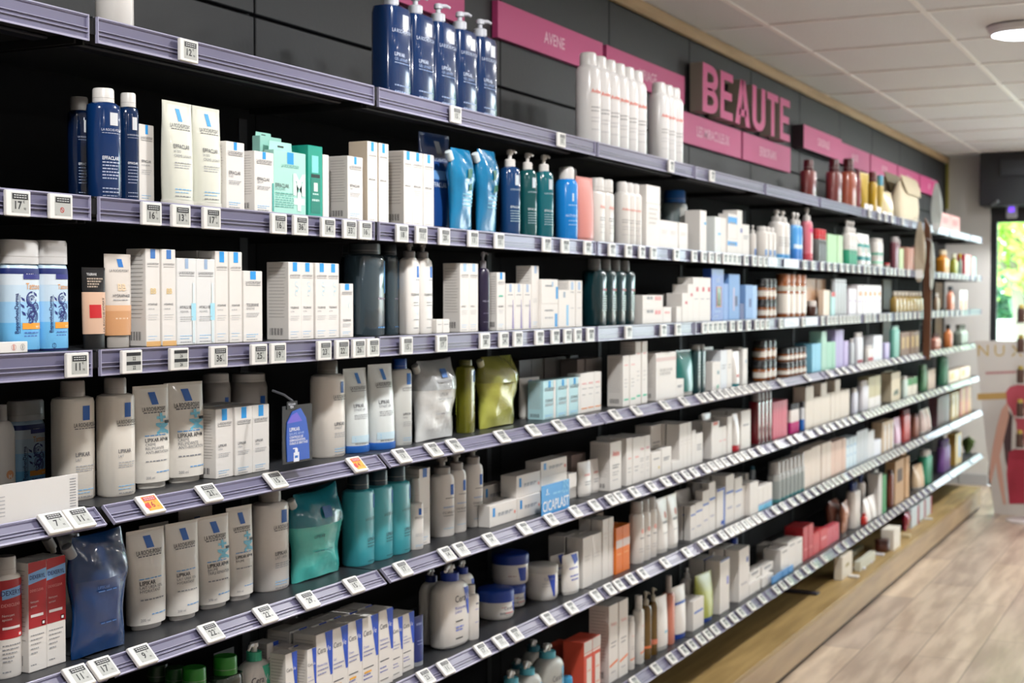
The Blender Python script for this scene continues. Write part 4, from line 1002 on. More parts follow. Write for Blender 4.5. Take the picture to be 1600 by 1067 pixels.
R(2, 1268, 1291, 357, 'small grey bottle with bright red cap', 'bottle', n=3, col='6f7472', cap='c8202c', cf=.3, cr=.75, trans=.3)
R(2, 1293, 1308, 365, 'light green carton, wider of two', n=1, col='a5cf9c', side=False, d=.05)
R(2, 1309, 1317, 367, 'light green carton, narrower right one', col='b4d8a8', side=False, d=.04)
R(2, 1316, 1339, 343, 'white mouthwash pump bottle with green base', 'pump', n=3, st=GEN(bands=[(0, .5, '35ac84')]), pf=.28)
R(2, 1339, 1357, 365, 'white tube with teal print', 'tube', n=2, st=GEN('2a9a94', [(.55, .66, '2f9a94'), (.1, .25, '2c8888')]), cap='e0e8e4')
R(2, 1358, 1379, 372, 'white bottle with green stripe', 'bottle', n=2, st=GEN(bands=[(.5, .6, '3fa888'), (.15, .25, '8fd0b0')]), cf=.12, cr=.8)
R(2, 1380, 1390, 411, 'little red pot left of the brown bottles', 'jar', col='b8a8a0', cap='c82c34')
R(2, 1391, 1407, 370, 'dark mauve bottle with silvery cap', 'bottle', n=3, col='75404c', cap='a8a0a0', cf=.16, cr=.8, coat=.4)
R(2, 1406, 1412, 388, 'narrow pale green carton right of the mauve bottles', col='b8cc98', side=False)
R(2, 1418, 1428, 386, 'small rosy carton left of the beige wobbler', n=2, col='d09c8c', side=False)
R(2, 1440, 1446, 384, 'pink carton visible left of the brown blade', col='dcaaa0', side=False)
R(2, 1463, 1483, 390, 'amber oil bottle with gold cap', 'flask', n=2, col='d08a28', cap='d8c8a8', coat=.4)
R(2, 1484, 1497, 396, 'olive green small bottle by the end wall', 'flask', n=2, col='9a9c30', cap='d8d8c0', coat=.4)
R(2, 1497, 1503, 396, 'tiny bottle with yellow cap by the end wall', 'flask', col='7a8c80', cap='d8c030')
R(2, 1508, 1518, 397, 'crimson and white carton by the end wall', n=2, col='c83848', side=False, st=[('r', -.4, .0, 0, 1, 'e8d8d8')])
R(2, 1519, 1525, 401, 'mint coloured carton, last one by the end wall', col='9cd8c8', side=False)

# third shelf
R(3, -4, 58, 375, 'light blue tattoo wash bottle with big white cap, left of two', 'bottle', col='bcd6ea', cap='c4c3c2', cf=.215, cr=1, st=BEP, p=3, k=.5, s=.03)
R(3, 56, 103, 376, 'light blue tattoo wash bottle with big white cap, right of two', 'bottle', col='bcd6ea', cap='c4c3c2', cf=.215, cr=1, st=BEP, p=3, k=.5, s=.03)
R(3, -20, 44, (20, 534), 'small flat white box lying at the far left edge', s=.012, d=.012, side=False, st=[('ring', .14, .5, .05, .058, 0, 360, 'c87878'), ('r', .13, .15, .3, .7, 'd86a50'), ('ring', .36, .5, .05, .058, 0, 360, '8a8a8a'), ('r', .35, .37, .35, .65, '8a8a8a')])
R(3, 128, 163, 418, 'black and beige foundation tube with a red square', 'tube', col='1a1a1c', cap='0f0f11', cf=.18, cr=.9, rough=.25, s=.03,
  st=[('r', -.499, .499, 0, .63, 'd8b298'), ('r', -.36, .22, .24, .44, 'c41c24'), ('t', 'LA ROCHE-POSAY', .42, .03, .6, .12, '2a2020', .01, 'l', True), ('t', 'TOLERIANE', -.4, .88, .5, .1, 'dcdcdc', .01, 'l')] + [('l', -.4, .4-.1*k, .82-.04*k, .06, 'a89888') for k in range(4)])
R(3, 163, 203, 397, 'tinted cream tube with blue logo and peach lower part', 'tube', col='dcd4cc', cap='a8a29c', cf=.13, cr=.8, s=.03,
  st=[('q', [(-.02, .84), (.2, .84), (.14, .94), (-.08, .94)], '2a78c8'), ('t', 'LA ROCHE-POSAY', .0, .78, .85, .09, '55565a'), ('t', 'BB', .05, .55, .7, .24, 'e8cfae', .02), ('t', 'HYDRAPHASE', -.35, .47, .75, .1, '4a4a50', .01, 'l'), ('l', -.35, .3, .43, .03, '9a9ca0'), ('r', -.499, .499, 0, .37, 'd09a6c'), ('r', -.499, .499, .3, .37, 'e0b088'), ('l', -.3, .3, .2, .04, 'e8d0b8')])
BB = LRP('HYDRAPHASE', ('CREME BB',), logo='3f78c0', lw=.34, lh=.10, nv=.42, extra=[('t', 'BB', .02, .54, .8, .26, 'e8cc90', .02), ('r', -.499, .499, 0, .05, 'e0b070')])
R(3, 229, 275, 388, 'tall white carton with golden BB print', n=2, st=BB, d=.045, s=.02)
R(3, 276, 338, 403, 'white hyaluronic serum carton with pale blue droplet print', n=2, col='e3e3e2', st=LRP('HYALU B5', ('AQUAGEL',), logo='9db4d2', nv=.42, extra=[('r', .22, .46, .28, .48, 'a6dcee'), ('r', .28, .40, .02, .28, 'd8e6ea'), ('r', .30, .38, .48, .72, 'e0ecee')]), s=.02)
R(3, 338, 380, 392, 'tall white cream carton right of the serum cartons', n=2, st=LRP('HYDRAPHASE', ('HA RICHE',), lw=.36, nv=.40), s=.02)
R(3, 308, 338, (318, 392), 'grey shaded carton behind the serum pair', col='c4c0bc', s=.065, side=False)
R(3, 380, 410, 423, 'white cream carton standing right of the taller pair', st=LRP('TOLERIANE', ('SENSITIVE',), lw=.3, nv=.5), s=.02)
TOL = LRP('TOLERIANE', ('ULTRA',), lw=.34, nv=.40, extra=[('ring', .08, .72, .09, .11, 20, 300, 'a8dcee'), ('ring', .14, .66, .09, .11, 200, 480, 'a8dcee'), ('ring', .08, .60, .09, .11, 20, 300, 'a8dcee')])
R(3, 451, 532, 409, 'tall white carton with pale blue wave print', n=4, st=TOL, d=.055)
R(3, 532, 552, 443, 'shorter white carton right of the four tall ones', st=LRP('TOLERIANE', lw=.34, nv=.3, extra=[('ring', .2, .6, .1, .12, 90, 270, 'a8dcee')]))
MIC = dict(kind='bottle', col='4d626e', cap='2c3438', cr=.72, cf=.12, trans=.55, rough=.12, coat=.5, k=.7, p=3)
R(3, 540, 598, 380, 'smoky blue transparent bottle, larger left one', s=.03, st=[('r', .34, .42, .55, .97, '3a8ac8'), ('l', .0, .4, .47, .04, '8a7a8c'), ('l', .0, .4, .1, .03, '4a90d0')], **MIC)
R(3, 594, 623, 382, 'smoky blue transparent bottle, narrower right one', s=.05, st=[('r', .34, .42, .6, .97, '3a8ac8'), ('l', -.1, .4, .47, .04, '8a7a8c'), ('l', -.1, .4, .1, .03, '4a90d0')], **MIC)
R(3, 533, 556, 384, 'dark transparent bottle in shadow behind the smoky pair', s=.10, **dict(MIC, col='2c3a42'))  # shadow put into a darker copy of the smoky colour
R(3, 619, 679, 378, 'white pump bottle with grey pump', 'pump', n=2, cap='8a8888', pf=.17, cr=.62, k=.45, p=4, s=.03, st=[('r', .20, .40, .80, .96, '2f78cc'), ('l', .1, .42, .76, .03, '66686e'), ('t', 'TOLERIANE', .02, .54, .7, .11, '3f4046', .01), ('l', -.1, .3, .44, .03, '66686e'), ('l', -.1, .35, .40, .03, '8a8c92'), ('t', '%', .2, .27, .2, .14, 'a8d4f0'), ('l', -.1, .35, .2, .03, '8a8c92'), ('l', -.1, .3, .08, .03, '66686e')])
R(3, 681, 703, 499, 'tiny white carton between pump bottle and tall cartons', n=2, side=False, st=GEN(n=1), d=.03)
R(3, 719, 748, 411, 'tall white carton with pale blue logo', n=2, st=LRP('HYALU', logo='a8c8e4', lw=.36, nv=.36), d=.05)
R(3, 745, 764, 393, 'dark purple pump bottle with grey pump', 'pump', col='241c38', cap='9a98a0', pf=.21, s=.022, nz=1, k=.9, coat=.4, st=[('t', 'MELA B3', 0, .5, .8, .14, 'b8b4c8'), ('l', -.3, .3, .3, .04, '8a86a0'), ('l', -.3, .3, .15, .04, '8a86a0')])
R(3, 763, 790, 425, 'white carton with green dash and blue logo', n=2, d=.028, st=LRP('REDERMIC', lw=.3, nv=.4, extra=[('r', -.3, .2, .58, .61, '6cc4a8')]))
R(3, 792, 831, 443, 'white carton with mauve stripe', n=3, st=[('r', -.15, .15, .82, .99, 'a8bcd8'), ('l', -.3, .3, .75, .05, '8a8c92'), ('q', [(.2, .02), (.42, .02), (.32, .65), (.28, .65)], '9c90c0'), ('t', 'PIGMENT', 0, .5, .6, .11, '8a8c92')])
R(3, 831, 844, 415, 'tall white carton rising between shorter ones', st=LRP('', lw=.34, logo='a8c0dc', brand=False), d=.05, s=.03)
z = R(3, 845, 872, 475, 'white carton with blue edge, bottom of its stack', st=[('r', .3, .46, .05, .6, '3f9cdc'), ('l', -.3, .2, .7, .04, '8a8c92'), ('l', -.3, .2, .4, .04, 'b0b0b4')], side=False, d=.04)
R(3, 845, 872, 436, 'white carton with blue edge, top of its stack', st=[('r', .36, .5, .2, .7, '3f9cdc'), ('l', -.3, .2, .7, .04, '8a8c92'), ('r', .1, .2, .7, .9, 'a0bcd8')], side=False, d=.04, on=z)
R(3, 873, 890, 453, 'low white carton right of the blue edged stack', st=[('r', .2, .4, .05, .6, '90c4e8'), ('r', -.1, .1, .8, .95, '9aa8b8')], side=False)
R(3, 890, 910, 438, 'slim white carton with pale logo', n=2, st=[('r', -.2, .2, .8, .97, 'a8c0dc'), ('l', -.3, .3, .74, .05, '8a8c92'), ('l', -.3, .3, .4, .05, 'b0b0b4')])
R(3, 911, 991, (925, 404), 'dark green mens bottle with grey cap', 'bottle', n=4, col='0d3036', cap='7d7f80', cf=.17, cr=.5, k=.85, p=3, coat=.5, rough=.18, st=[('t', 'Av\u00e8ne', .12, .66, .6, .15, 'b03040', .02)] + [('l', -.2, .4, .55-.045*k, .055, '9ab0b0') for k in range(7)])
R(3, 1004, 1036, 461, 'square white carton stack with pink print', st=[('r', -.499, .499, .495, .5, 'b0aca8'), ('l', -.3, .0, .85, .05, '9a9ca0'), ('l', .1, .4, .82, .07, 'e8a0a0'), ('l', -.3, .0, .38, .05, '9a9ca0'), ('l', .1, .4, .32, .07, 'e8a0a0')], d=.05, side=False)
R(3, 1036, 1049, 480, 'small white cube carton right of the square stack', st=[('l', -.3, .3, .6, .08, 'e8a0a0')], side=False)
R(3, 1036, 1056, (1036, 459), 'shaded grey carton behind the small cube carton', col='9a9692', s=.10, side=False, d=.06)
R(3, 1057, 1065, 479, 'short narrow white carton before the ascending row', side=False, d=.05)
R(3, 1066, 1075, 458, 'white carton with red seal, first of ascending row', st=[('r', .0, .4, .62, .72, 'c87078')], side=False, d=.06)
R(3, 1075, 1083, 444, 'white carton with red seal, second of ascending row', st=[('r', .0, .4, .68, .76, 'c87078')], side=False, d=.06)
R(3, 1083, 1112, 433, 'tall white carton with small red seal near its top', n=3, st=[('r', .0, .35, .68, .78, 'c84858'), ('l', -.3, .3, .5, .06, 'a0a0a8')], side=False, d=.06)
R(3, 1112, 1131, 420, 'tall royal blue gift carton with dark red window', col='2f55b0', st=[('t', 'SVR', 0, .74, .3, .12, 'c8d8f0'), ('l', -.2, .2, .16, .06, '9ab4e0'), ('l', -.4, .0, .06, .06, '9ab4e0'), ('r', -.12, .3, .26, .66, 'c87850')], window=(-.06, .24, .28, .64, '5a1020'), side=False, d=.035, rough=.35)
R(3, 1131, 1138, 443, 'narrow light blue carton beside the royal blue one', col='7fa4dc', side=False)
R(3, 1139, 1156, 428, 'tall light blue gift carton', col='6f9cd4', st=[('r', .05, .3, .3, .52, '283a70'), ('r', -.1, 0, .2, .7, 'd8c8dc')], side=False, d=.03)
R(3, 1156, 1163, (1156, 474), 'dark blue low carton between light blue gift cartons', col='26347c', side=False)
R(3, 1165, 1176, 445, 'light blue gift carton, shorter, left of its twin', col='7fa8dc', st=[('r', .0, .3, .35, .6, '30488c')], side=False)
R(3, 1176, 1183, 446, 'pale blue narrow gift carton at the end of the blue group', col='9cc0ec', side=False)
AMB = dict(kind='bottle', col='8c4e1e', cap='15161a', cf=.40, cr=.98, rough=.25, coat=.5, k=.8)
AML = [('r', -.499, .499, .28, .76, 'e4ded4'), ('l', .05, .42, .6, .06, 'a89a8c')]
z = R(3, 1182, 1213, 468, 'short amber jar bottle with black cap, lower layer', n=3, st=AML, **AMB)
R(3, 1182, 1213, 436, 'short amber jar bottle with black cap, stacked upper layer', n=3, st=AML, on=z, **AMB)
R(3, 1213, 1260, 428, 'tall copper brown bottle with white label', 'bottle', n=4, col='9c5628', cap='9c5a30', cf=.20, cr=.98, coat=.4, rough=.25, k=.6, st=[('r', -.499, .499, .12, .72, 'e8e2d8'), ('r', -.499, .499, .80, .95, 'c8c4b8')])
R(3, 1260, 1291, 435, 'tan tall carton standing behind cream ones', n=2, col='c09878', s=.06, side=False, d=.06)
R(3, 1276, 1298, 453, 'cream coloured carton', n=2, col='ead9c6', side=False, s=.02, d=.025)
R(3, 1260, 1276, (1268, 470), 'small brown roll-on with white ball cap', 'bottle', col='4a2a20', cap='e4dcd4', cf=.35, cr=.7, s=.02)
R(3, 1298, 1322, 436, 'silvery pale tall bottle', 'bottle', n=4, col='b4b8bc', cap='cfd4d8', cf=.06, cr=.95, k=.5)
R(3, 1298, 1305, (1298, 456), 'small carton with red and aqua ends', col='a8d4d4', st=[('r', -.499, .499, .8, 1, 'c83838')], s=.014, side=False)
R(3, 1327, 1339, 451, 'white carton pair left piece before orange marked ones', n=2, side=False, col='e6e2ea', st=[('r', -.3, .3, .5, .56, 'a898b8')])
R(3, 1341, 1378, 445, 'white carton with orange figure', n=5, side=False, col='e8e4e6', st=[('r', -.2, .3, .62, .78, 'e88838'), ('l', -.3, .3, .4, .09, 'b0a0c0')])
R(3, 1391, 1442, 455, 'pale gold perfume bottle', 'flask', n=8, gap=.7, col='a88a48', cap='d8d0c0', coat=.5, rough=.15, st=[('r', -.3, .3, .2, .6, 'd0c090')])
R(3, 1459, 1468, 458, 'tiny clear bottle right of the brown blade', 'flask', n=2, col='a08870', cap='e0dcd4')
R(3, 1479, 1491, 447, 'small orange and clear bottle with black cap by end wall', 'flask', n=2, col='e08868', cap='22242a', st=[('r', -.4, .4, .5, 1, 'd8e4e0')])
R(3, 1500, 1512, 453, 'small white and orange carton by the end wall', n=2, col='dcdcdc', side=False, st=[('r', -.3, .3, 0, .5, 'e08858')])

# fourth shelf
SUN = [('ring', .12, .35, 0, .22, 0, 360, 'e8a878'), ('t', 'M', .12, .3, .25, .2, 'f4e4d8', .03), ('l', -.1, .35, .16, .05, 'e0a070')]
R(4, -14, 21, 632, 'white lotion bottle with orange round mark at the left edge', 'round', pump=False, cap='b8b6b4', st=SUN, yb=784, k=.6)
R(4, 12, 67, 625, 'tattoo wash bottle with blue rose print, half behind white flyer', 'bottle', col='bcd6ea', cap='c4c3c2', cf=.215, cr=1, st=BEP, p=3, k=.5, yb=775)
LAIT = LRP('LIPIKAR', ('LAIT',), logo='2262b8', lo=.10, lw=.24, lh=.15, top=.95, nv=.44)
R(4, 82, 149, 594, 'large white lotion bottle with royal blue logo, left of two', 'bottle', col='e2dcd2', cap='b4b0ac', cf=.135, cr=.52, st=LAIT, yb=784, k=.62, p=2.7, sh=.035)
R(4, 147, 207, 590, 'large white lotion bottle with royal blue logo, right of two', 'bottle', col='e2dcd2', cap='b4b0ac', cf=.135, cr=.52, st=LAIT, yb=778, k=.62, p=2.7, sh=.035)
def TUB(name, subs, m=False, big=None):
    o = [('q', [(-.06, .80), (.17, .80), (.10, .93), (-.13, .93)], '2262b8'), ('t', 'LA ROCHE-POSAY', .0, .735, .78, .105, '33343a', .01), ('l', -.36, .36, .715, .025, '55565c'), ('t', name, -.38, .42, .74, .095, '2c2c32', .012, 'l')]
    for i, s in enumerate(subs): o.append(('t', s, -.38, .38-.04*i, .74, .07, '6c6e74', 0, 'l'))
    o += [('l', -.38, .3, .35-.045*len(subs), .03, '8a8c92'), ('l', -.38, .3, .48, .025, '6aa8e0'), ('l', -.1, .38, .10, .025, '6aa8e0'), ('t', '200 ml', -.38, .04, .3, .06, '8a8c92', 0, 'l')]
    if m: o += [('t', 'M+', .40, .60, .22, .42, '7ccbe8', .04, 'c', True), ('r', .30, .48, .60, .63, '26343c')]
    return o
R(4, 208, 261, 602, 'white cream tube with pale blue M, left of two', 'tube', col='e2ddd4', cap='dcd8d0', cf=.06, cr=.72, st=TUB('LIPIKAR AP+M', ('CREME', 'RELIPIDANTE', 'ANTI-IRRITATION'), True), yb=765, k=.5, rough=.4)
R(4, 257, 315, 597, 'white cream tube with pale blue M, right of two', 'tube', col='e2ddd4', cap='dcd8d0', cf=.06, cr=.72, st=TUB('LIPIKAR AP+M', ('CREME', 'RELIPIDANTE', 'ANTI-IRRITATION'), True), yb=756, k=.5, rough=.4)
R(4, 316, 358, 583, 'white bottle in deep shadow behind the cartons, left', 'bottle', s=.2, col='b8b4b0', cr=.9, cf=.1, st=[('r', .1, .3, .7, .86, '2262b8')])  # deep shadow put into the greyed white
R(4, 361, 415, 583, 'white bottle in deep shadow behind the cartons, right', 'bottle', s=.2, col='b8b4b0', cr=.9, cf=.1, st=[('r', .1, .3, .7, .86, '2262b8')])  # greyed like its neighbour, shadow in the colour
R(4, 338, 422, 640, 'short white carton with blue logo', n=3, st=LRP('LIPIKAR', ('UREA',), lw=.3, lh=.17, nv=.45), yb=749, d=.06, deep=2)
R(4, 486, 537, 563, 'white bottle with grey cap beside the blue tester card', 'bottle', col='e2dcd4', cap='76746f', cf=.14, cr=.5, yb=717, k=.65, st=LRP('LIPIKAR', ('SYNDET',), logo='2262b8', lo=.2, lw=.16, lh=.15, top=.96, nv=.40))
BL = LRP('LIPIKAR', ('SYNDET AP+',), logo='2878c8', lh=.14, top=.93, nv=.50); BL[0] = ('q', [(-.02, .80), (.16, .80), (.10, .94), (-.08, .94)], '2878c8'); BL += [('r', -.499, .499, 0, .01, '2a6cc0'), ('r', -.45, .45, .05, .14, 'c4dce8')]
R(4, 537, 576, 575, 'translucent white tube with bright blue cap, left of two', 'tube', col='d8dedd', cap='2666bc', cf=.075, cr=1.02, st=BL, yb=709, k=.55)
R(4, 570, 610, 569, 'translucent white tube with bright blue cap, right of two', 'tube', col='d8dedd', cap='2666bc', cf=.075, cr=1.02, st=BL, yb=705, k=.55)
R(4, 607, 641, 560, 'white oil bottle with dark blue cap', 'bottle', col='d8dad6', cap='1c4ca0', cf=.12, cr=.55, st=LRP('LIPIKAR', ('HUILE',), logo='2a70c4', lo=.2, lw=.3, lh=.16, nv=.42), yb=698, k=.7, trans=.1)
PW = [('q', [(-.06, .80), (.12, .80), (.14, .92), (-.04, .92)], '2a62a8'), ('l', -.25, .2, .74, .03, '88898c'), ('t', 'LIPIKAR', -.05, .55, .5, .06, '6a6c70'), ('l', -.2, .25, .5, .02, 'b0b4b8'), ('l', -.2, .25, .3, .02, 'b0b4b8')]
R(4, 641, 713, 563, 'puffy white and clear refill pouch', 'pouch', col='dcdedd', film='c4c8ca', ftrans=.4, cap='b0b0ae', st=PW, yb=691, k=.4, ear=.04)
R(4, 711, 743, 562, 'clear yellow green oil bottle beside the white pouch', 'bottle', col='9c9c34', cap='5c5e28', cf=.08, cr=.7, trans=.5, rough=.1, coat=.5, yb=678, k=.8, p=4, st=[('r', .2, .44, .80, .97, '2a6cb8'), ('l', -.2, .3, .5, .03, '6a6a30')])
R(4, 741, 809, 556, 'shiny yellow green oil refill pouch', 'pouch', col='b4b654', cap='c8c8a8', yb=671, k=.4, st=[('l', -.2, .2, .6, .03, '7a7c38')], film='b0b258', ftrans=.4)
R(4, 813, 841, 591, 'small white tube with slanted blue mark', 'tube', cap='dcdad6', cf=.05, st=[('q', [(0, .8), (.2, .8), (.1, .93), (-.1, .93)], '2a7cd0'), ('l', -.3, .3, .7, .04, '88898c'), ('t', 'EXFOLIANT', 0, .45, .7, .12, '5a5c62')], yb=657)
R(4, 850, 908, 596, 'aqua blue carton with deeper blue logo', n=3, col='b6dfe6', st=LRP('CICAPLAST', lw=.2, lh=.18, nv=.45, logo='2a9ad8', extra=[('r', .30, .499, 0, 1, 'e2e2de')]), s=.05, d=.05)
R(4, 907, 941, 584, 'white carton with pink print and orange line', n=3, st=[('l', -.3, .3, .72, .08, 'e8a0a0'), ('l', -.3, .3, .6, .04, 'a0a0a4'), ('l', -.3, .2, .45, .04, 'a0a0a4'), ('r', -.4, .4, .10, .13, 'f0a060')], s=.05, d=.045, side=False)
R(4, 812, 905, 563, 'carton in dark shadow above the aqua cartons', n=5, col='4a4744', s=.2, side=False)  # the dark colour itself stands for the shadow
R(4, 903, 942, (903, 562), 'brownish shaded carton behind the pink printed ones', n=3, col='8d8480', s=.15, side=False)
GR = [('l', -.3, .3, .8, .07, 'e8a0a0'), ('l', -.3, .2, .52, .04, 'a0a0a4'), ('l', -.3, .25, .45, .04, 'a0a0a4'), ('l', -.3, .1, .38, .04, 'a0a0a4'), ('r', -.35, .35, .12, .15, '48c4a0')]
R(4, 975, 995, 556, 'white carton with green lid and green dash', n=2, st=GR, yb=635, d=.055)
R(4, 994, 1012, 534, 'taller white carton with green dash', n=2, st=GR, yb=632, d=.055)
R(4, 1025, 1057, 552, 'large plain white carton with rosy top', st=GEN('c4c0bc', [(.82, .9, 'd8c0bc')], 2), yb=622, d=.07)
R(4, 1056, 1069, 593, 'small white carton in front of the green tube', side=False, st=GEN(n=2), yb=617)
R(4, 1056, 1078, 547, 'deep green cream tube with white cap', 'tube', col='14716c', cap='dcdcd8', cf=.08, yb=(1074, 613), coat=.4)
R(4, 1076, 1102, 539, 'very dark green bottle with pale lines', 'bottle', n=2, col='0e3a3e', cap='9a9c98', cf=.1, cr=.7, coat=.5, yb=(1084, 611), st=GEN('8aa4a4', n=5, v=.7), p=3)
R(4, 1099, 1113, 545, 'white tapered tube with teal base', 'tube', cap='177a70', cf=.1, yb=610)
R(4, 1113, 1126, 566, 'white carton with green leaf mark', st=[('q', [(0, .05), (.3, .08), (.25, .2), (.05, .15)], '48b090'), ('r', .1, .3, .55, .68, '5a8a90')], side=False, yb=606, d=.05)
R(4, 1126, 1136, 548, 'tall white carton with faint blue tint', side=False, yb=604, st=GEN(n=2), col='dfe4ea')
R(4, 1136, 1144, 547, 'tall narrow white carton beside the tinted one', side=False, yb=602, st=GEN(n=2))
R(4, 1144, 1153, 549, 'small white tube with red dot and teal cap', 'tube', cap='2a8a94', cf=.08, yb=600, st=[('r', -.2, .2, .2, .28, 'd07070')])
R(4, 1154, 1169, 546, 'white carton before the clear divider', side=False, yb=599, st=[('r', .1, .3, .6, .7, '5a90b0')], n=2)
z = R(4, 1176, 1213, 564, 'amber bottle with black cap and white label, lower layer', n=3, yb=(1180, 597), st=AML, **AMB)
R(4, 1176, 1213, 532, 'amber bottle with black cap and white label, upper layer', n=3, on=z, st=AML, **AMB)
z = R(4, 1213, 1260, 567, 'small amber jar with black lid, lower layer', n=5, yb=(1216, 590), st=AML, **AMB)
R(4, 1213, 1260, 545, 'small amber jar with black lid, upper layer', n=5, on=z, st=AML, **AMB)
R(4, 1259, 1284, 539, 'cyan blue carton', n=5, col='7fc4e0', side=False, yb=581, d=.05)
R(4, 1284, 1292, 518, 'tall pale green carton', col='a0ccb8', side=False, yb=578)
R(4, 1292, 1306, 535, 'short pale green carton', n=3, col='98ccb4', side=False, yb=577)
R(4, 1306, 1319, 516, 'tall lilac carton', n=3, col='b0a4d4', side=False, yb=573)
R(4, 1319, 1326, 533, 'short lilac carton', n=1, col='b8a8d8', side=False, yb=572)
R(4, 1327, 1334, 529, 'white bottle left of three taller ones', 'bottle', n=1, yb=570, cf=.15, col='dfe8ec')
R(4, 1333, 1348, 520, 'tall bright white bottle', 'bottle', n=3, yb=568, cf=.15, col='e4e8f0', st=[('r', -.3, .3, .05, .15, 'b04050')])
R(4, 1349, 1364, 540, 'small white pot bottle with red dot', 'bottle', n=3, yb=566, cf=.2, st=[('r', -.2, .3, .1, .35, 'c83848')])
R(4, 1365, 1379, 525, 'white carton left of the olive strip', n=2, side=False, yb=563, col='e0e4ea')
R(4, 1383, 1390, 536, 'pale lilac narrow carton left of green tubes', col='c0b8e0', side=False, yb=561)
R(4, 1390, 1405, 510, 'sea green tube bottle', 'bottle', n=3, col='6fb4a4', cap='a8d4c8', cf=.1, yb=560)
R(4, 1408, 1437, 520, 'brown and gold carton', n=4, col='7c5c44', side=False, st=[('r', -.3, .3, .3, .8, 'b8985c')], yb=557)
R(4, 1453, 1470, 522, 'rosy slender bottle right of the brown blade', 'flask', n=3, col='b87868', cap='584038', s=.03)
R(4, 1475, 1488, 507, 'orange and pink cleanser bottle with black pump', 'flask', n=1, col='e08a50', cap='2c2a28', s=.03, st=[('r', -.499, -.1, 0, 1, 'dc9c98')])
R(4, 1490, 1512, (1492, 508), 'grey green small bottle by the end wall', 'flask', n=3, col='8a9488', cap='6a7068', s=.03)

# fifth shelf
R(5, -16, 34, 868, 'white and red wash bottle with light blue name band', 'bottle', cap='c4c0bc', cf=.145, cr=.62, st=DEX, yb=1062, k=.6)
R(5, 42, 105, (42, 881), 'red and white carton with light blue name band', n=2, st=DEX, yb=1054, d=.05)
R(5, 103, 198, 833, 'large crumpled dark blue refill pouch', 'pouch', col='0c386c', film='0c386c', ftrans=.12, cap='8a8c90', yb=1028, k=.38, ear=.03, st=[('l', -.2, .2, .52, .018, '4a78b8'), ('t', 'LIPIKAR', -.1, .55, .3, .05, '3a68a8'), ('l', -.1, .25, .22, .018, '4a78b8')])
R(5, 78, 128, 826, 'clear empty looking pouch corner behind the red cartons', 'pouch', col='2c3440', s=.14, spout=-1)
R(5, 198, 256, 826, 'white milk tube, tallest left one of four', 'tube', col='dfdbd5', cap='dad6d2', cf=.055, cr=.72, st=TUB('LIPIKAR', ('LAIT UREA 10%', 'HYDRATANT')), yb=987, k=.5, rough=.4)
R(5, 258, 307, 815, 'white milk tube, second from left of four', 'tube', col='dfdbd5', cap='dad6d2', cf=.055, cr=.72, st=TUB('LIPIKAR', ('LAIT UREA 10%', 'HYDRATANT')), yb=972, k=.5, rough=.4)
R(5, 306, 357, 805, 'white balm tube with blue M, third from left of four', 'tube', col='e2ddd6', cap='dad6d2', cf=.055, cr=.72, st=TUB('LIPIKAR AP+M', ('BAUME', 'TRIPLE REPARATION'), True), yb=954, k=.5, rough=.4)
R(5, 352, 392, 791, 'white balm tube with blue M, rightmost of four', 'tube', col='e2ddd6', cap='dad6d2', cf=.055, cr=.72, st=TUB('LIPIKAR AP+M', ('BAUME',), True), yb=941, k=.5, rough=.4)
R(5, 218, 262, (240, 818), 'shaded white tube behind the four front tubes, left', 'tube', s=.16, col='c8c4c0', st=[('r', -.1, .1, .78, .9, '22509a')])  # shade painted in: duller white and logo than the front tubes
R(5, 280, 330, (300, 795), 'shaded white tube behind the four front tubes, right', 'tube', s=.16, col='c8c4c0', st=[('r', -.1, .1, .78, .9, '22509a')])  # same duller white, shade painted in
R(5, 393, 449, 757, 'white lotion bottle with blue logo left of the turquoise pouch', 'bottle', col='e2ddd8', cap='a4a09c', cf=.16, cr=.5, yb=927, k=.62, st=LRP('LIPIKAR', ('LAIT UREA',), logo='2262b8', lo=.16, lw=.24, lh=.16, top=.96, nv=.42))
R(5, 447, 535, 768, 'turquoise refill pouch with blue logo and clear top', 'pouch', col='56cec6', film='2490a4', ftrans=.25, cap='b8bcb8', yb=911, k=.4, ear=.10, trans=.1, st=[('q', [(-.08, .72), (.12, .72), (.12, .86), (-.08, .86)], '1f5c9c'), ('t', 'LIPIKAR', -.3, .48, .3, .05, '206068', 0, 'l'), ('l', -.25, .2, .3, .015, '2f8c90')])
TEA = dict(kind='bottle', col='45b2c0', cap='1d3a48', cf=.17, cr=.62, k=.75, p=3, coat=.3, st=[('r', .26, .44, .78, .97, '2478c8'), ('t', 'LA ROCHE-POSAY', .12, .62, .7, .1, '1e4a54'), ('t', 'LIPIKAR', -.1, .33, .6, .12, '163c46', .01, 'l'), ('l', -.1, .4, .29, .04, '2a6870'), ('l', -.1, .3, .25, .04, '2a6870'), ('l', -.1, .3, .05, .03, '2a6870')])
R(5, 536, 639, 740, 'turquoise oil bottle with dark cap', n=3, yb=(560, 888), **TEA)
R(5, 636, 660, 747, 'small white spray bottle beside the turquoise bottles', 'bottle', cap='b4b2b0', cf=.34, cr=.55, yb=861, k=.8, st=LRP('', lw=.24, lh=.15, logo='1f62b8', lo=.1, top=.93, nv=.4))
R(5, 655, 672, 733, 'tall white carton behind the small spray bottle', yb=854, st=LRP('', lw=.4, lh=.12, logo='1f62b8', brand=False), d=.05, s=.06)
CIC = [('r', .08, .32, .72, .90, '2262c0'), ('l', -.2, .36, .66, .035, '55565c'), ('l', -.3, .35, .50, .06, 'a8bcdc'), ('t', 'CICAPLAST', 0, .40, .75, .1, '4a4a52'), ('l', -.3, .3, .36, .03, '7a7c82'), ('l', -.3, .3, .14, .03, 'a8cce4')]
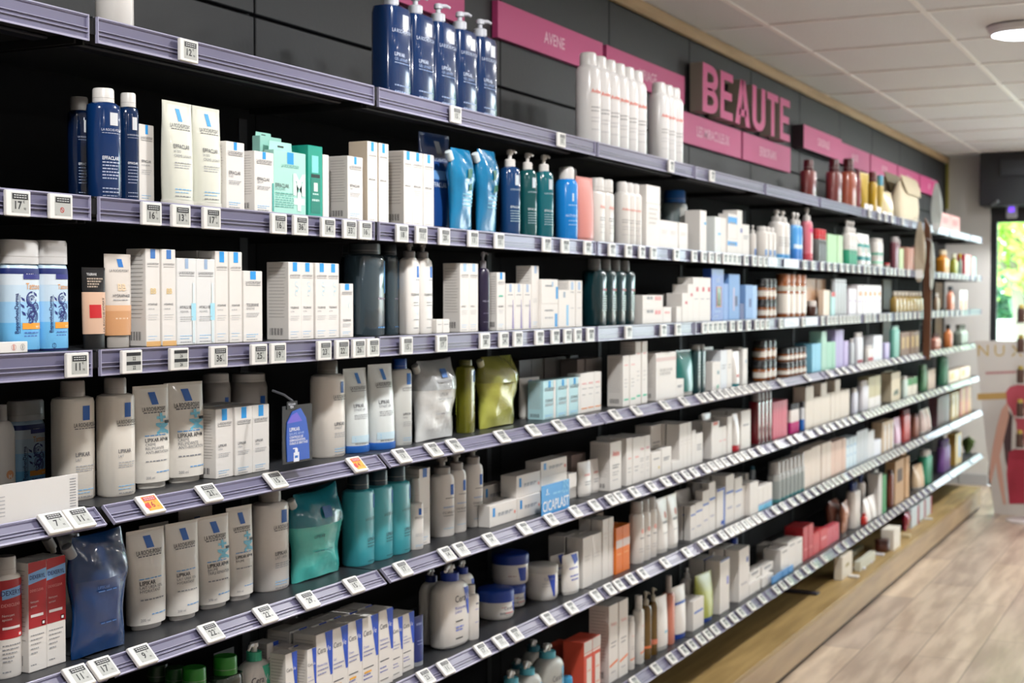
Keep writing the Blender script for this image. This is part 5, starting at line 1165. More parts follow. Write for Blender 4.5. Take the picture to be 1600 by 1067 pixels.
R(5, 673, 708, 713, 'white pump bottle with blue logo, nearest of three', 'pump', st=CIC, cap='a4a09d', pf=.22, cr=.62, yb=842, k=.75, nz=0)
R(5, 697, 727, 706, 'white pump bottle with blue logo, middle of three', 'pump', st=CIC, cap='a4a09d', pf=.22, cr=.62, yb=835, k=.75, nz=0)
R(5, 723, 753, 698, 'white pump bottle with blue logo, farthest of three', 'pump', st=CIC, cap='a4a09d', pf=.22, cr=.62, yb=828, k=.75, nz=0)
HZ = [('r', -.40, -.31, .45, .86, '2a90d8'), ('l', -.2, .35, .5, .03, 'a0a2a6'), ('l', -.2, .25, .42, .03, 'b4b6ba'), ('ring', .42, .42, 0, .03, 0, 360, 'e88070')]
z1 = R(5, 765, 808, 791, 'flat white balm carton lying at bottom left of the pile', st=HZ, yb=825, d=.035, side=False)
z2 = R(5, 808, 845, 779, 'flat white balm carton, bottom layer beside the blue sign', st=HZ, yb=812, d=.035, side=False)
R(5, 845, 889, 766, 'flat white balm carton mostly behind the blue sign', st=HZ, yb=800, d=.035, side=False)
R(5, 755, 790, (755, 762), 'flat white balm carton, upper layer behind the bottom left one', st=HZ, s=.11, d=.035, side=False, lift=.035)
z4 = R(5, 807, 845, 744, 'flat white balm carton in the second layer of the pile', st=HZ, s=.045, d=.05, side=False, on=z2)
z5 = R(5, 845, 886, 747, 'flat white balm carton above the blue sign, second layer', st=[], s=.045, d=.05, side=False, on=z2)
R(5, 845, 886, 722, 'flat white balm carton on top of the whole pile', st=HZ, s=.045, d=.05, side=False, on=z5)
R(5, 846, 890, 760, 'bright blue sign card with white CICAPLAST lettering', 'card', col='2090d4', s=.004, st=[('t', 'CICAPLAST', 0, .12, .94, .16, 'f0f4f8', .01), ('t', 'B5', .36, .58, .2, .2, '7cc0ea', .02), ('l', -.1, .25, .62, .03, '7cc0ea'), ('r', -.33, -.29, .72, .86, 'cfe4f4'), ('l', -.36, -.24, .66, .02, 'cfe4f4')])
z = R(5, 889, 901, 758, 'little white carton right of the blue sign, lower', side=False, yb=(889, 780), d=.03)
R(5, 889, 901, 741, 'little white carton right of the blue sign, upper', side=False, d=.03, on=z, s=.045)
AVT = [('l', -.2, .3, .55, .09, 'e8a8a0'), ('l', -.25, .3, .35, .05, '9a9ca0'), ('l', -.25, .2, .27, .05, '9a9ca0')]
R(5, 903, 921, 721, 'white tube with coral logo, left of two', 'tube', st=AVT, yb=777)
R(5, 919, 935, 717, 'white tube with coral logo, right of two', 'tube', st=AVT, yb=771)
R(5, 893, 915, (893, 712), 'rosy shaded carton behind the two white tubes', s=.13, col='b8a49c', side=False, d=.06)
R(5, 952, 971, 692, 'broad white carton with grey side, left of a dense group', st=AVE(), yb=765, d=.07)
R(5, 979, 988, 685, 'narrow white carton with pink line, second in dense group', side=False, st=AVT, yb=757, d=.05)
R(5, 989, 1000, 684, 'narrow white carton, third in dense group', side=False, st=AVT, yb=753, d=.05)
R(5, 1000, 1018, 683, 'white carton with pink capitals, in dense group', side=False, n=2, st=AVE(c='d87888'), yb=750, d=.05)
R(5, 1018, 1033, 708, 'low white carton with yellow dot', side=False, st=[('r', .2, .35, .3, .4, 'd8c060'), ('l', -.3, .3, .7, .05, '8a8c92')], yb=743, d=.04)
R(5, 1017, 1034, (1017, 667), 'tall white carton rising behind the yellow dotted one', side=False, st=GEN(n=3), s=.085, d=.06)
R(5, 1034, 1049, 701, 'low white carton right of the yellow dotted one', side=False, st=GEN(n=2), yb=738, d=.04)
R(5, 1050, 1062, 722, 'very low white carton in front of rosy gap', side=False, yb=733, d=.03)
R(5, 1062, 1081, 663, 'tall glossy white carton', n=3, side=False, yb=728, d=.05, st=GEN('c0bcb8', n=2))
R(5, 1081, 1087, 673, 'thin white carton after the glossy trio', side=False, yb=723)
R(5, 1087, 1098, 678, 'white carton left of the orange marked tube', side=False, yb=722, st=GEN(n=3), d=.04)
R(5, 1096, 1111, 650, 'white tube with orange swirl at its foot', 'tube', st=[('q', [(-.4, .05), (.4, .1), (.4, .25), (-.1, .2)], 'e88040'), ('l', -.2, .3, .5, .08, 'f0b8a0')], yb=720)
R(5, 1112, 1124, 660, 'white carton right of the orange swirl tube', side=False, yb=716, st=[('r', -.3, .3, .9, .99, 'd87060')], d=.04)
R(5, 1124, 1137, 668, 'white carton pair with faint red print', n=2, side=False, yb=713, st=[('l', -.3, .3, .5, .1, 'e0a0a0')], d=.04)
R(5, 1137, 1144, 651, 'thin tall white carton before the red footed tube', side=False, yb=709)
R(5, 1144, 1154, 646, 'white tube with red foot', 'tube', cap='c82c38', cf=.16, yb=706)
R(5, 1157, 1173, 643, 'wide white carton beside the dark red bottles', side=False, yb=702, d=.06, st=GEN(n=1))
R(5, 1172, 1207, (1178, 614), 'dark red bottle with grey cap', 'bottle', n=4, col='701820', cap='807878', cf=.17, cr=.85, coat=.6, rough=.15, p=4, k=.7, yb=(1176, 696), st=GEN('a8606c', n=3))
R(5, 1208, 1231, 629, 'rose red carton', n=5, col='cc5068', side=False, yb=(1208, 687), d=.05)
R(5, 1231, 1248, 632, 'magenta and white mascara with dark cap', 'bottle', n=5, col='e8e0dc', cap='2a2430', cf=.2, cr=.9, st=[('r', -.499, .499, 0, .5, 'c4207c')], yb=(1233, 677))
R(5, 1249, 1259, 628, 'blue and white mascara with dark cap', 'bottle', n=2, col='dce0e4', cap='2a2430', cf=.2, cr=.9, st=[('r', -.499, .499, 0, .5, '1c6cc4')], yb=(1250, 672))
CR = 'ddd2c4'
R(5, 1259, 1271, 605, 'tall cream carton, first of the cream group', col=CR, side=False, yb=667, d=.06)
R(5, 1271, 1283, 622, 'short cream carton below a brown gap', col=CR, side=False, yb=663, d=.05)
R(5, 1283, 1292, 599, 'tall cream carton, second tall one of the group', col=CR, side=False, yb=660, d=.05)
R(5, 1292, 1305, 615, 'short cream carton, wider, mid group', col=CR, side=False, yb=657, d=.05, n=2)
R(5, 1305, 1313, 594, 'tallest slim cream carton of the group', col=CR, side=False, yb=653, d=.05)
R(5, 1313, 1328, 611, 'cream carton at the right end of the group', col=CR, side=False, yb=650, d=.05, n=2)
R(5, 1329, 1340, 607, 'bright bluish white bottle in far group', 'bottle', n=2, yb=644, col='dfe2f0')
R(5, 1339, 1357, 596, 'taller bright white bottle in far group', 'bottle', n=3, yb=639, col='e2e2ea')
R(5, 1358, 1377, 590, 'olive and cream carton in far group', n=2, col='c0b890', side=False, yb=633, st=[('r', -.499, .499, 0, .35, 'e4e0dc')])
R(5, 1384, 1393, 583, 'pale green tall tube in far group', 'tube', n=1, col='c4ccb4', yb=626)
R(5, 1393, 1407, 583, 'cream carton with dark emblem in far group', col='d0c4a8', side=False, yb=622, st=[('q', [(-.3, .2), (.3, .22), (.25, .4), (-.2, .36)], '5a6a58')])
R(5, 1408, 1418, 588, 'narrow white and green bottle in far group', 'bottle', n=2, col='c8d8d0', yb=618)
R(5, 1419, 1434, 592, 'white carton with green top in far group', n=2, col='dcd8c8', side=False, yb=613, st=[('r', -.499, .499, .6, 1, '3c8c50')])
R(5, 1435, 1449, 571, 'mid green bottle near the far end', 'bottle', n=2, col='5a9068', cap='8ab898', s=.04)
R(5, 1451, 1462, 578, 'beige carton near the far end', n=2, col='c8b8a8', side=False, s=.04)
R(5, 1464, 1481, 558, 'sea green shampoo bottle group near the far end', 'bottle', n=2, col='4c8c70', cap='4c8c70', cf=.08, cr=.9, s=.03)
R(5, 1483, 1516, (1483, 580), 'cream and peach gift carton near the far end', n=2, col='dcc8b4', side=False, s=.03, st=[('r', -.4, .0, .3, .8, 'e0b068')])
# sixth shelf
GCL = dict(kind='bottle', col='3a4a40', cap='2f8c2c', cf=.2, cr=.55, trans=.4, rough=.12, coat=.5, k=.55, p=3)
R(6, 325, 378, 1024, 'clear micellar bottle with bright green cap beside the pump', s=.05, **GCL)
R(6, 276, 330, 1042, 'clear bottle with bright green cap, left of the taller one', s=.06, **GCL)
R(6, 250, 298, (275, 1042), 'bottle with dim dark green cap further left', s=.12, **dict(GCL, cap='1c5a20'))  # cap colour darkened for the shade further back
R(6, 222, 270, (248, 1036), 'bottle with very dark green cap, farthest left', s=.17, **dict(GCL, cap='143c18'))  # deepest shade, put into the darkest cap colour
R(6, 334, 366, (366, 1010), 'pale plastic card corner behind the green capped bottles', 'card', col='7c8288', s=.13)
R(6, 372, 421, (398, 1004), 'white pump bottle with sea green collar', 'round', pump=True, cap='3cae8c', col='dcdad8', s=.05, k=.55, cf=.2, st=CER(wedge='4cc0a0'))
SM = CER('Baume'); 
R(6, 446, 464, 1023, 'small blue wedge carton, far left of the row', st=SM, d=.04, yb=(446, 1155))
R(6, 480, 494, 1016, 'small blue wedge carton beside the first large one', st=SM, d=.04, yb=(480, 1138))
R(6, 494, 520, 993, 'large white and blue wedge carton, first large one', st=CER('Moisturising'), d=.06, yb=(494, 1130))
R(6, 519, 544, 984, 'white and blue wedge carton with orange dash, second large', st=CER('Gel', acc='f0b040'), d=.05, yb=(519, 1117))
R(6, 543, 566, 974, 'white and blue wedge carton with orange dash, third large', st=CER('Creme', acc='f0b040'), d=.05, yb=(543, 1106))
R(6, 566, 591, 967, 'white and blue wedge carton with orange band, fourth large', st=CER('Creme', acc='f0b040'), d=.05, yb=(566, 1094))
R(6, 592, 614, 956, 'tallest white and blue wedge carton of the row', st=CER('Hydratante'), d=.05, yb=(592, 1078))
R(6, 613, 629, 968, 'smaller white and blue wedge carton right of the tallest', st=CER('SPF'), d=.05, yb=(613, 1063))
R(6, 629, 647, 961, 'white and blue wedge carton, last before the blue tube', st=CER('Lotion'), d=.05, yb=(629, 1052))
R(6, 445, 492, (445, 985), 'shaded white carton pair behind the small cartons', n=2, col='a8a4a0', s=.12, side=False, d=.05)  # shade put into the grey of these white cartons
R(6, 646, 660, 962, 'dark blue tube with silver cap', 'tube', col='1c2f74', cap='9a9ea4', cf=.09, cr=.9, yb=1042, st=[('l', -.3, .3, .8, .14, '8a94c0'), ('l', -.3, .3, .45, .06, '8a94c0'), ('l', -.3, .3, .38, .06, '8a94c0')])
CB = [('t', 'Cera', -.2, .74, .45, .17, '3a3c4c', 0, 'l'), ('t', 'Ve', .24, .74, .24, .17, 'e8e8f0', 0, 'l'), ('q', [(.36, .50), (.44, .50), (.47, .95), (.18, .95)], '2a50c0'), ('t', 'Moisturising', -.2, .62, .5, .08, '5560b8', 0, 'l'), ('t', 'Lotion', -.2, .56, .4, .08, '5560b8', 0, 'l'), ('r', -.18, .12, .42, .44, '3a3c40'), ('l', -.18, .15, .32, .04, '7a88d0'), ('l', -.18, .12, .27, .04, '7a88d0'), ('r', -.18, .12, .14, .16, '3a3c40')]
R(6, 676, 728, 882, 'large white pump lotion bottle with blue collar, in front', 'round', cap='1c3c9c', st=CB, yb=1018, k=.5, cf=.19)
R(6, 657, 690, 889, 'large white lotion bottle with blue collar, shaded left', 'round', cap='16307c', st=CB, s=.10, k=.5, cf=.17)  # shade put into the darker collar blue
R(6, 706, 738, 876, 'white lotion bottle with blue collar behind the front one', 'round', cap='1c3c9c', st=CB, s=.13, k=.5, cf=.2)
R(6, 725, 747, 913, 'slim white bottle with white cap beside the lotion pump', 'bottle', cap='dcdad8', cf=.17, cr=.5, st=[('l', .1, .4, .82, .12, '4a5068'), ('l', .0, .4, .7, .05, '8a90d0'), ('l', .0, .3, .4, .05, '8a90d0')], yb=1003, k=.8)
JL = [('t', 'CeraVe', .22, .55, .6, .11, '4a4c60'), ('l', -.1, .1, .68, .02, 'd06068'), ('r', .05, .42, .32, .37, 'c83848'), ('l', -.15, .05, .35, .02, '5a5c62'), ('l', -.15, .05, .28, .02, '5a5c62'), ('l', .05, .4, .2, .02, '9a9ca0'), ('q', [(.42, .4), (.47, .4), (.5, .95), (.36, .95)], '2a50c0')]
R(6, 744, 804, (774, 918), 'wide cream jar with royal blue lid, in front', 'jar', cap='1f46a8', st=JL, yb=979, cf=.4)
z = R(6, 768, 822, (795, 912), 'wide jar with blue lid, lower one of a stack of two', 'jar', cap='1f46a8', st=JL, s=.09, cf=.34)
R(6, 767, 827, (797, 862), 'wide jar with dark blue lid, upper one of a stack', 'jar', cap='1a3a92', st=[('q', [(.05, .15), (.3, .12), (.3, .85), (-.05, .85)], '2a4cb0'), ('l', -.35, -.1, .4, .02, '9a5a60'), ('l', .36, .46, .6, .02, '9a9ca0')], s=.09, on=z, cf=.34, cat='jar')
R(6, 820, 873, (847, 880), 'white tub with blue wedge and white lid', 'jar', cap='d4d2ce', cf=.22, st=[('q', [(.16, .1), (.24, .1), (.26, .95), (-.1, .95)], '2a4cb8'), ('t', 'CeraVe', -.02, .75, .5, .1, '8890b8'), ('l', -.3, 0, .6, .02, 'a8aab0'), ('l', -.3, 0, .5, .02, 'a8aab0'), ('l', .36, .46, .6, .02, 'a8aab0')], yb=948)
CT = [('q', [(.1, .70), (.45, .78), (.45, .97), (.0, .97)], '2a4cb8'), ('l', -.3, .3, .6, .05, '5560b8'), ('l', -.3, .3, .4, .05, '5560b8'), ('l', -.25, .25, .3, .05, '5560b8')]
R(6, 880, 902, 865, 'white hand cream tube with blue corner, front one', 'tube', st=CT, yb=931)
R(6, 861, 880, 866, 'white hand cream tube with blue corner, behind the front one', 'tube', st=CT, yb=929, s=.06)
R(6, 911, 926, 841, 'plain white carton with grey side right of the tubes', yb=920, d=.055, side=False, st=GEN('d0ccc8', n=2))
R(6, 926, 941, 836, 'plain white narrower carton after the grey sided one', yb=912, d=.045, side=False, st=GEN('d0ccc8', n=2))
R(6, 928, 943, (928, 811), 'tall shaded white carton behind the plain ones', s=.09, col='c0b8b0', side=False, d=.05)  # white greyed in its colour to hold the shade
R(6, 943, 962, 813, 'tall white carton left of the orange cartons', n=2, yb=906, d=.04, side=False, st=GEN('d8c4c0', n=2, v=.75))
R(6, 962, 985, 826, 'bright orange carton with grey band', n=2, col='e87820', yb=898, d=.035, side=False, st=[('r', -.499, .499, .55, .72, 'd0c0b8'), ('l', -.3, .3, .4, .08, 'f0a868')])
R(6, 984, 1025, 784, 'white lotion bottle with coral logo and white cap', 'bottle', n=3, yb=(995, 885), st=[('ring', .15, .68, 0, .16, 0, 360, 'e8a498'), ('l', -.1, .35, .52, .08, '7a7a80'), ('l', -.2, .3, .3, .04, 'a8a8ac'), ('l', -.2, .3, .24, .04, 'a8a8ac')], cap='b8b4b0', cf=.2, cr=.72, k=.7)
R(6, 1024, 1057, 778, 'white repair tube with coral mark', 'tube', n=2, st=[('ring', .15, .66, 0, .14, 0, 360, 'e8a498'), ('l', -.2, .3, .5, .08, '8a8a90'), ('l', -.2, .3, .3, .04, 'a8a8ac')], yb=(1032, 868), gap=-.02)
R(6, 1056, 1076, 770, 'white cone shaped tube with navy blue base', 'tube', cap='1c3c90', cf=.1, cr=1.0, st=[('r', .0, .3, .62, .68, '2a58b0')], yb=853, k=.75)
BN_ = lambda v: [('r', -.45, .45, v, v+.045, '3f6cc4'), ('l', -.3, .3, .3, .08, 'a8acc0')]
R(6, 1079, 1087, 791, 'white carton with blue line, first of a rising group', side=False, yb=844, st=BN_(.70), d=.025, deep=1)
R(6, 1087, 1098, 786, 'white carton with blue line, second of a rising group', side=False, yb=839, st=BN_(.72), d=.03)
R(6, 1098, 1108, 768, 'white carton with blue line, third of a rising group', side=False, yb=834, st=BN_(.66), d=.03)
R(6, 1108, 1118, 755, 'tallest white carton with blue line in the rising group', side=False, yb=830, st=BN_(.64), d=.03)
R(6, 1120, 1133, 765, 'white carton with blue lid and vertical blue stripe', side=False, yb=825, st=[('r', .3, .499, 0, 1, '3f6cc4'), ('r', -.499, .499, .93, 1, '2a4cb0'), ('r', .0, .3, .06, .16, '2a4cb0')], d=.05)
R(6, 1134, 1147, 744, 'tall white carton with blue line after the striped one', side=False, yb=820, st=BN_(.62), d=.06)
R(6, 1148, 1160, 748, 'white carton with slanted blue line', side=False, yb=815, st=BN_(.66), d=.05)
R(6, 1160, 1171, 760, 'white carton left of the aqua footed boxes', side=False, yb=810, d=.05, n=2)
AQ = [('r', -.499, .499, .02, .24, '5cb8e0'), ('r', -.499, .499, .26, .3, '3a5cb0')]
R(6, 1172, 1185, 756, 'taller white carton with grey side before aqua feet', side=False, yb=808, d=.07)
R(6, 1185, 1207, 762, 'white carton with aqua foot', n=3, side=False, yb=803, st=AQ, d=.06)
R(6, 1172, 1180, (1172, 730), 'grey blue bottle behind the taller carton', 'bottle', s=.12, col='9aa4ac', cap='2a6a80', cf=.1)
R(6, 1200, 1256, 724, 'frosted grey bottle with coloured base', 'bottle', n=7, yb=(1206, 800), col='a8aaa8', cap='b4b2b0', cf=.3, cr=.85, st=[('r', -.499, .499, 0, .12, '4a8c90'), ('r', -.499, .499, .12, .8, '8f9896')], k=.8)
R(6, 1256, 1268, 706, 'warm white carton, lower first of the blush group', col='e2d4c6', side=False, yb=765, d=.06)
R(6, 1268, 1283, 700, 'warm white carton, second of the blush group', col='e2d4c6', side=False, yb=760, d=.06, n=2)
R(6, 1284, 1299, 694, 'tall warm white carton, third of the blush group', col='e2d2c4', side=False, yb=753, d=.06, n=2)
R(6, 1299, 1322, 692, 'blush pink carton', col='e0c0ae', n=4, side=False, yb=(1299, 746), d=.05)
R(6, 1323, 1339, 686, 'icy white carton with blue specks', col='d4e6f0', n=3, side=False, yb=(1323, 735), st=[('l', -.3, .3, .7, .12, '7ab0d8'), ('l', -.3, .3, .4, .12, '9cc0dc')])
R(6, 1339, 1356, 675, 'clear standing product card, far group', 'card', n=3, col='c4cdd4', yb=(1339, 727))
R(6, 1356, 1366, 675, 'white gabled carton, left one', col='d8dce0', side=False, yb=720, d=.03)
R(6, 1366, 1377, 690, 'white low carton right of the gabled one', col='e8ecf4', side=False, yb=715, d=.03)
R(6, 1379, 1397, 661, 'tan and white carton, far group', n=3, col='c8b090', side=False, yb=(1379, 708), st=[('r', .1, .45, 0, .9, 'e8e8ec')])
R(6, 1397, 1404, 652, 'pink and white tube, far group', 'tube', n=1, col='d8b0c8', yb=700)
R(6, 1404, 1422, 642, 'red glossy bottle, far group', 'bottle', n=3, col='b83838', cap='6a2428', cf=.15, yb=(1408, 696), coat=.5)
R(6, 1422, 1436, 648, 'terracotta brown bottle, far group', 'bottle', n=2, col='8c5444', cap='5a3028', cf=.1, yb=(1426, 684))
R(6, 1437, 1451, 640, 'pale rose tube, far group', 'tube', n=2, col='c8b0a8', yb=(1440, 675))
R(6, 1465, 1485, 622, 'dark plum carton near the far end', n=3, col='5a3c44', side=False, s=.04)
R(6, 1487, 1499, 615, 'gold and white carton near the far end', n=2, col='a88848', side=False, s=.04, st=[('r', 0, .3, .1, .9, 'd8d0c0')])
R(6, 1500, 1518, 608, 'ochre and red gift carton near the far end', n=2, col='b07838', side=False, s=.04, st=[('r', -.499, -.2, 0, 1, 'a02028')])

# lowest shelf
SA = dict(kind='round', col='a4a6a2', cap='58b4cc', k=.5)
SAS = [('t', 'CeraVe', .1, .7, .7, .16, '4a4c58'), ('r', .3, .45, .3, .9, '6ab4d8')]
R(7, 833, 877, 1006, 'grey pump bottle with light blue collar, front right', yb=(855, 1190), st=SAS, cf=.17, **SA)
R(7, 801, 843, (826, 1032), 'grey pump bottle with light blue collar, front middle', yb=(822, 1210), st=SAS, cf=.17, **SA)
R(7, 779, 820, (804, 1045), 'grey pump bottle with light blue collar, front left', yb=(800, 1222), st=SAS, cf=.17, **SA)
R(7, 815, 850, (829, 1002), 'grey pump bottle with dim collar, back right', s=.13, st=SAS, cf=.17, **dict(SA, cap='2f7488'))  # back row shade put into the darker collar colour
R(7, 793, 826, (808, 1030), 'grey pump bottle with dim collar, back left', s=.14, st=SAS, cf=.17, **dict(SA, cap='2f7488'))  # collar colour darkened the same way for shade
R(7, 874, 895, (884, 1057), 'light blue lidded jar beside the grey pumps', 'jar', cap='3a98c8', s=.03)
OR = [('r', -.499, .499, .82, 1, 'c8c2bc'), ('r', -.499, .499, .78, .81, 'e0d4cc'), ('r', -.2, .42, .0, .72, 'e2d8d0'), ('l', -.1, .3, .5, .06, 'e08868'), ('l', -.1, .3, .25, .06, 'e08868')]
R(7, 913, 939, 1005, 'coral red carton with grey top', n=2, col='d4523c', st=OR, yb=(913, 1135), d=.07, side=False)
R(7, 884, 900, (884, 1010), 'coral red carton with grey top, in the left stack', n=1, col='d4523c', st=OR, s=.10, d=.06, side=False)
AB = [('t', 'Av\u00e8ne', 0, .72, .6, .2, 'e8a8a0'), ('l', -.3, .3, .5, .05, '8a8a90'), ('l', -.3, .2, .45, .05, '8a8a90'), ('q', [(-.45, .2), (.45, .24), (.45, .27), (-.45, .23)], 'f08858'), ('l', -.3, .2, .12, .05, 'a8a8ac')]
R(7, 953, 982, 948, 'tall white carton with pale side and orange line', n=2, st=AB, yb=(953, 1067), d=.07)
R(7, 980, 991, 962, 'white spray bottle behind the taller white bottle', 'bottle', cf=.1, cr=.7, yb=1047, st=AB, k=.7)
R(7, 989, 1006, 930, 'tall white cleanser bottle with orange line', 'bottle', cf=.2, cr=.6, yb=1043, st=AB, k=.8, p=3)
AO = dict(kind='pump', col='7a5c24', cap='b0a898', trans=.3, rough=.12, coat=.5, k=.8, pf=.2, nz=.8)
R(7, 1000, 1017, 924, 'amber oil pump bottle, front one', yb=1032, st=[('r', -.499, .499, .22, .27, 'e07848')], **AO)
R(7, 1014, 1027, 918, 'amber oil pump bottle, back one', yb=1026, s=.06, st=[('r', -.499, .499, .22, .32, 'd0785c')], **AO)
R(7, 1023, 1040, 931, 'white tapered tube between amber and pink bottles', 'tube', yb=1018, cap='c8c8c4', cf=.07, st=[('l', 0, .3, .25, .1, '6ab8d0')])
R(7, 1035, 1054, 899, 'pink lotion bottle with white pump cap', 'bottle', col='d4826c', cap='b4aca8', cf=.25, cr=.45, yb=1010, k=.8, coat=.3, p=3)
R(7, 1051, 1068, 915, 'white tube with royal blue cap standing near pink bottle', 'tube', cap='2048a8', cf=.1, yb=1003, st=[('r', -.499, .499, .62, .68, '2a58b0')])
R(7, 1063, 1084, 901, 'white barrel pump bottle with blue band', 'round', cap='d4d2ce', yb=993, k=.8, cf=.2, st=[('r', -.45, .45, .60, .65, '2a5cb8'), ('l', -.3, .3, .3, .04, 'b0b0b4')])
R(7, 1083, 1100, 940, 'cubic white carton with blue line', yb=988, side=False, d=.05, st=[('r', -.4, .4, .55, .62, '4a70c0')])
R(7, 1088, 1109, 895, 'lime green tube with blue cap', 'tube', col='a4ac4c', cap='2048a8', cf=.09, yb=(1106, 974), s=.05)
R(7, 1103, 1125, 876, 'white barrel pump bottle right of the green tube', 'round', cap='d4d2ce', yb=967, k=.8, cf=.2, st=[('l', -.3, .3, .55, .04, '8a8c92')])
R(7, 1125, 1140, 877, 'white carton with navy lid', yb=957, side=False, d=.06, st=[('r', -.499, .499, .97, 1, '1c3890'), ('r', .2, .4, .5, .65, '8a90d0')])
R(7, 1139, 1155, 853, 'white bottle with navy cap', 'bottle', cap='1c3890', cf=.22, cr=.6, yb=948, st=[('r', .2, .4, .7, .8, '3a4ca0'), ('l', -.3, .3, .4, .05, '8ab0d0')])
R(7, 1155, 1171, 860, 'tall white carton right of the navy capped bottle', yb=940, side=False, d=.06, st=[('r', .2, .4, .7, .8, '3a4ca0'), ('l', -.3, .3, .3, .05, 'b0b0b4')])
for i, (x, t) in enumerate(((1171, 896), (1191, 886))):
    z = R(7, x, x+17, t+18, 'low white carton, bottom of the %s small stack' % ('left', 'right')[i], yb=(x, 930-i*13), side=False, d=.05)
    R(7, x, x+17, t, 'low white carton, top of the %s small stack' % ('left', 'right')[i], on=z, side=False, d=.05, s=.05, st=GEN(n=2))
for i, (x, t) in enumerate(((1208, 872), (1220, 860), (1232, 849))):
    R(7, x, x+12, t, 'white dental carton of the stepped pile, %s step' % ('lowest', 'middle', 'second highest')[i], yb=(x, 912-10*i), side=False, d=.08, st=GEN('6a6c70', n=1, v=.85))
R(7, 1244, 1254, 844, 'white dental carton of the stepped pile, highest step', yb=(1244, 884), side=False, d=.08, st=GEN('6a6c70', n=1, v=.85))
R(7, 1207, 1240, (1225, 902), 'little blue and white sample strip in front of the pile', 'box', n=4, col='4a90cc', s=.012, d=.006, side=False)
RD = 'b8242e'
R(7, 1256, 1271, 825, 'tall crimson carton with deep side', n=2, col=RD, yb=(1256, 875), side=False, d=.09, st=[('l', -.3, .3, .3, .09, 'e07078')])
R(7, 1271, 1281, 836, 'short bright red carton, left', col='c83038', yb=(1271, 864), side=False, d=.06)
R(7, 1282, 1293, 830, 'short bright red carton, middle', col='c83038', yb=(1282, 858), side=False, d=.07, st=[('l', -.3, .3, .5, .1, 'e8a0a0')])
R(7, 1293, 1312, 827, 'rose red carton at the end of the red group', n=4, col='c84858', yb=(1293, 851), side=False, d=.04)
R(7, 1288, 1314, (1300, 781), 'brown satin pouch bag behind the red cartons', 'pouch', col='8a5648', s=.09, spout=0, rough=.4)
R(7, 1311, 1327, (1322, 783), 'peach coloured bag right of the brown one', 'pouch', col='b87c60', s=.04, spout=0, ear=.1, rough=.5)
R(7, 1323, 1352, 757, 'white bottle with navy cap, far lowest group', 'bottle', n=4, cap='1c3478', cf=.18, cr=.4, yb=(1328, 835), k=.8)
R(7, 1348, 1366, 778, 'white tube beside navy capped bottles', 'tube', n=2, yb=(1352, 822))
R(7, 1345, 1355, (1350, 802), 'small red cone in front of the white bottles', 'flask', col='d03830', cap='d03830', s=.012)
R(7, 1366, 1379, 745, 'pale grey and white tall carton, far lowest group', n=2, col='d0ccc8', yb=(1365, 815), side=False)
R(7, 1379, 1385, 743, 'narrow bright green carton, far lowest group', col='2c8c4c', yb=808, side=False)
R(7, 1385, 1399, 735, 'rust brown bottle, far lowest group', 'bottle', n=2, col='70301c', cap='4a2018', cf=.1, coat=.5, yb=(1388, 802))
R(7, 1399, 1413, 722, 'tan carton with dark emblem, far lowest group', col='b8946c', yb=(1399, 795), side=False, st=[('r', -.3, .3, .5, .8, '4a3828')])
R(7, 1409, 1422, 718, 'kraft brown carton, far lowest group', n=2, col='c0986c', yb=(1409, 788), side=False)
R(7, 1428, 1438, 725, 'beige tube before the green tubes', 'tube', n=1, col='d0b898', yb=772)
R(7, 1435, 1456, 706, 'emerald green bottle', 'bottle', n=2, col='2c9070', yb=(1442, 765))
R(7, 1464, 1484, 690, 'violet bottle', 'bottle', n=3, gap=.15, col='8058a8', cap='5c3c88', cf=.2, cr=.6, yb=(1468, 738))
R(7, 1493, 1503, 679, 'gold and blue carton near the far corner', n=1, col='b08c40', side=False, yb=725, st=[('r', 0, .3, .2, .9, '6888b8')])
R(7, 1502, 1523, 682, 'round fluffy dark green bath sponge', 'pouch', col='4a5c28', spout=0, rough=.9, coat=0, bump=1.0, bscale=150, k=.8, nm='bath_sponge', cat='sponge', s=.04)

# on the plinth
R(8, 1316, 1332, (1316, 858), 'narrow cream carton standing at the front of the plinth', col='ddd4c4', side=False, yb=(1316, 907), st=[('q', [(-.2, .45), (.2, .48), (.15, .62), (-.15, .6)], 'a89860')], d=.04)
R(8, 1333, 1350, (1340, 858), 'olive grey card carton behind the little white boxes', col='8c8a70', side=False, s=.06, d=.03)
R(8, 1344, 1368, (1344, 878), 'slanted white and green display box', col='c8c8b8', side=False, yb=(1344, 893), d=.03)
R(8, 1368, 1390, (1384, 838), 'dark brown rounded gift set on the plinth', 'jar', col='4a2418', cap='3a1c14', yb=(1384, 866), k=.7)
R(8, 1396, 1407, (1396, 812), 'tall ivory carton with wide pale side', col='e2dcd0', side=False, yb=(1396, 861), d=.07)
R(8, 1409, 1424, (1416, 800), 'crimson standing pouch', 'pouch', col='8c1434', spout=0, yb=(1416, 833), s=.02)
R(8, 1424, 1436, (1424, 792), 'silver and crimson pouch front, first of three', 'box', col='c4d0d4', side=False, yb=(1424, 826), d=.04, st=[('r', .3, .499, 0, 1, 'a81c40')])
R(8, 1437, 1446, (1437, 782), 'silver and crimson pouch front, second of three', 'box', col='c4d0d4', side=False, yb=(1437, 815), d=.04, st=[('r', .3, .499, 0, 1, 'a81c40')])
R(8, 1447, 1456, (1447, 776), 'silver and crimson pouch front, third of three', 'box', col='c4d0d4', side=False, yb=(1447, 808), d=.04, st=[('r', .3, .499, 0, 1, 'a81c40')])
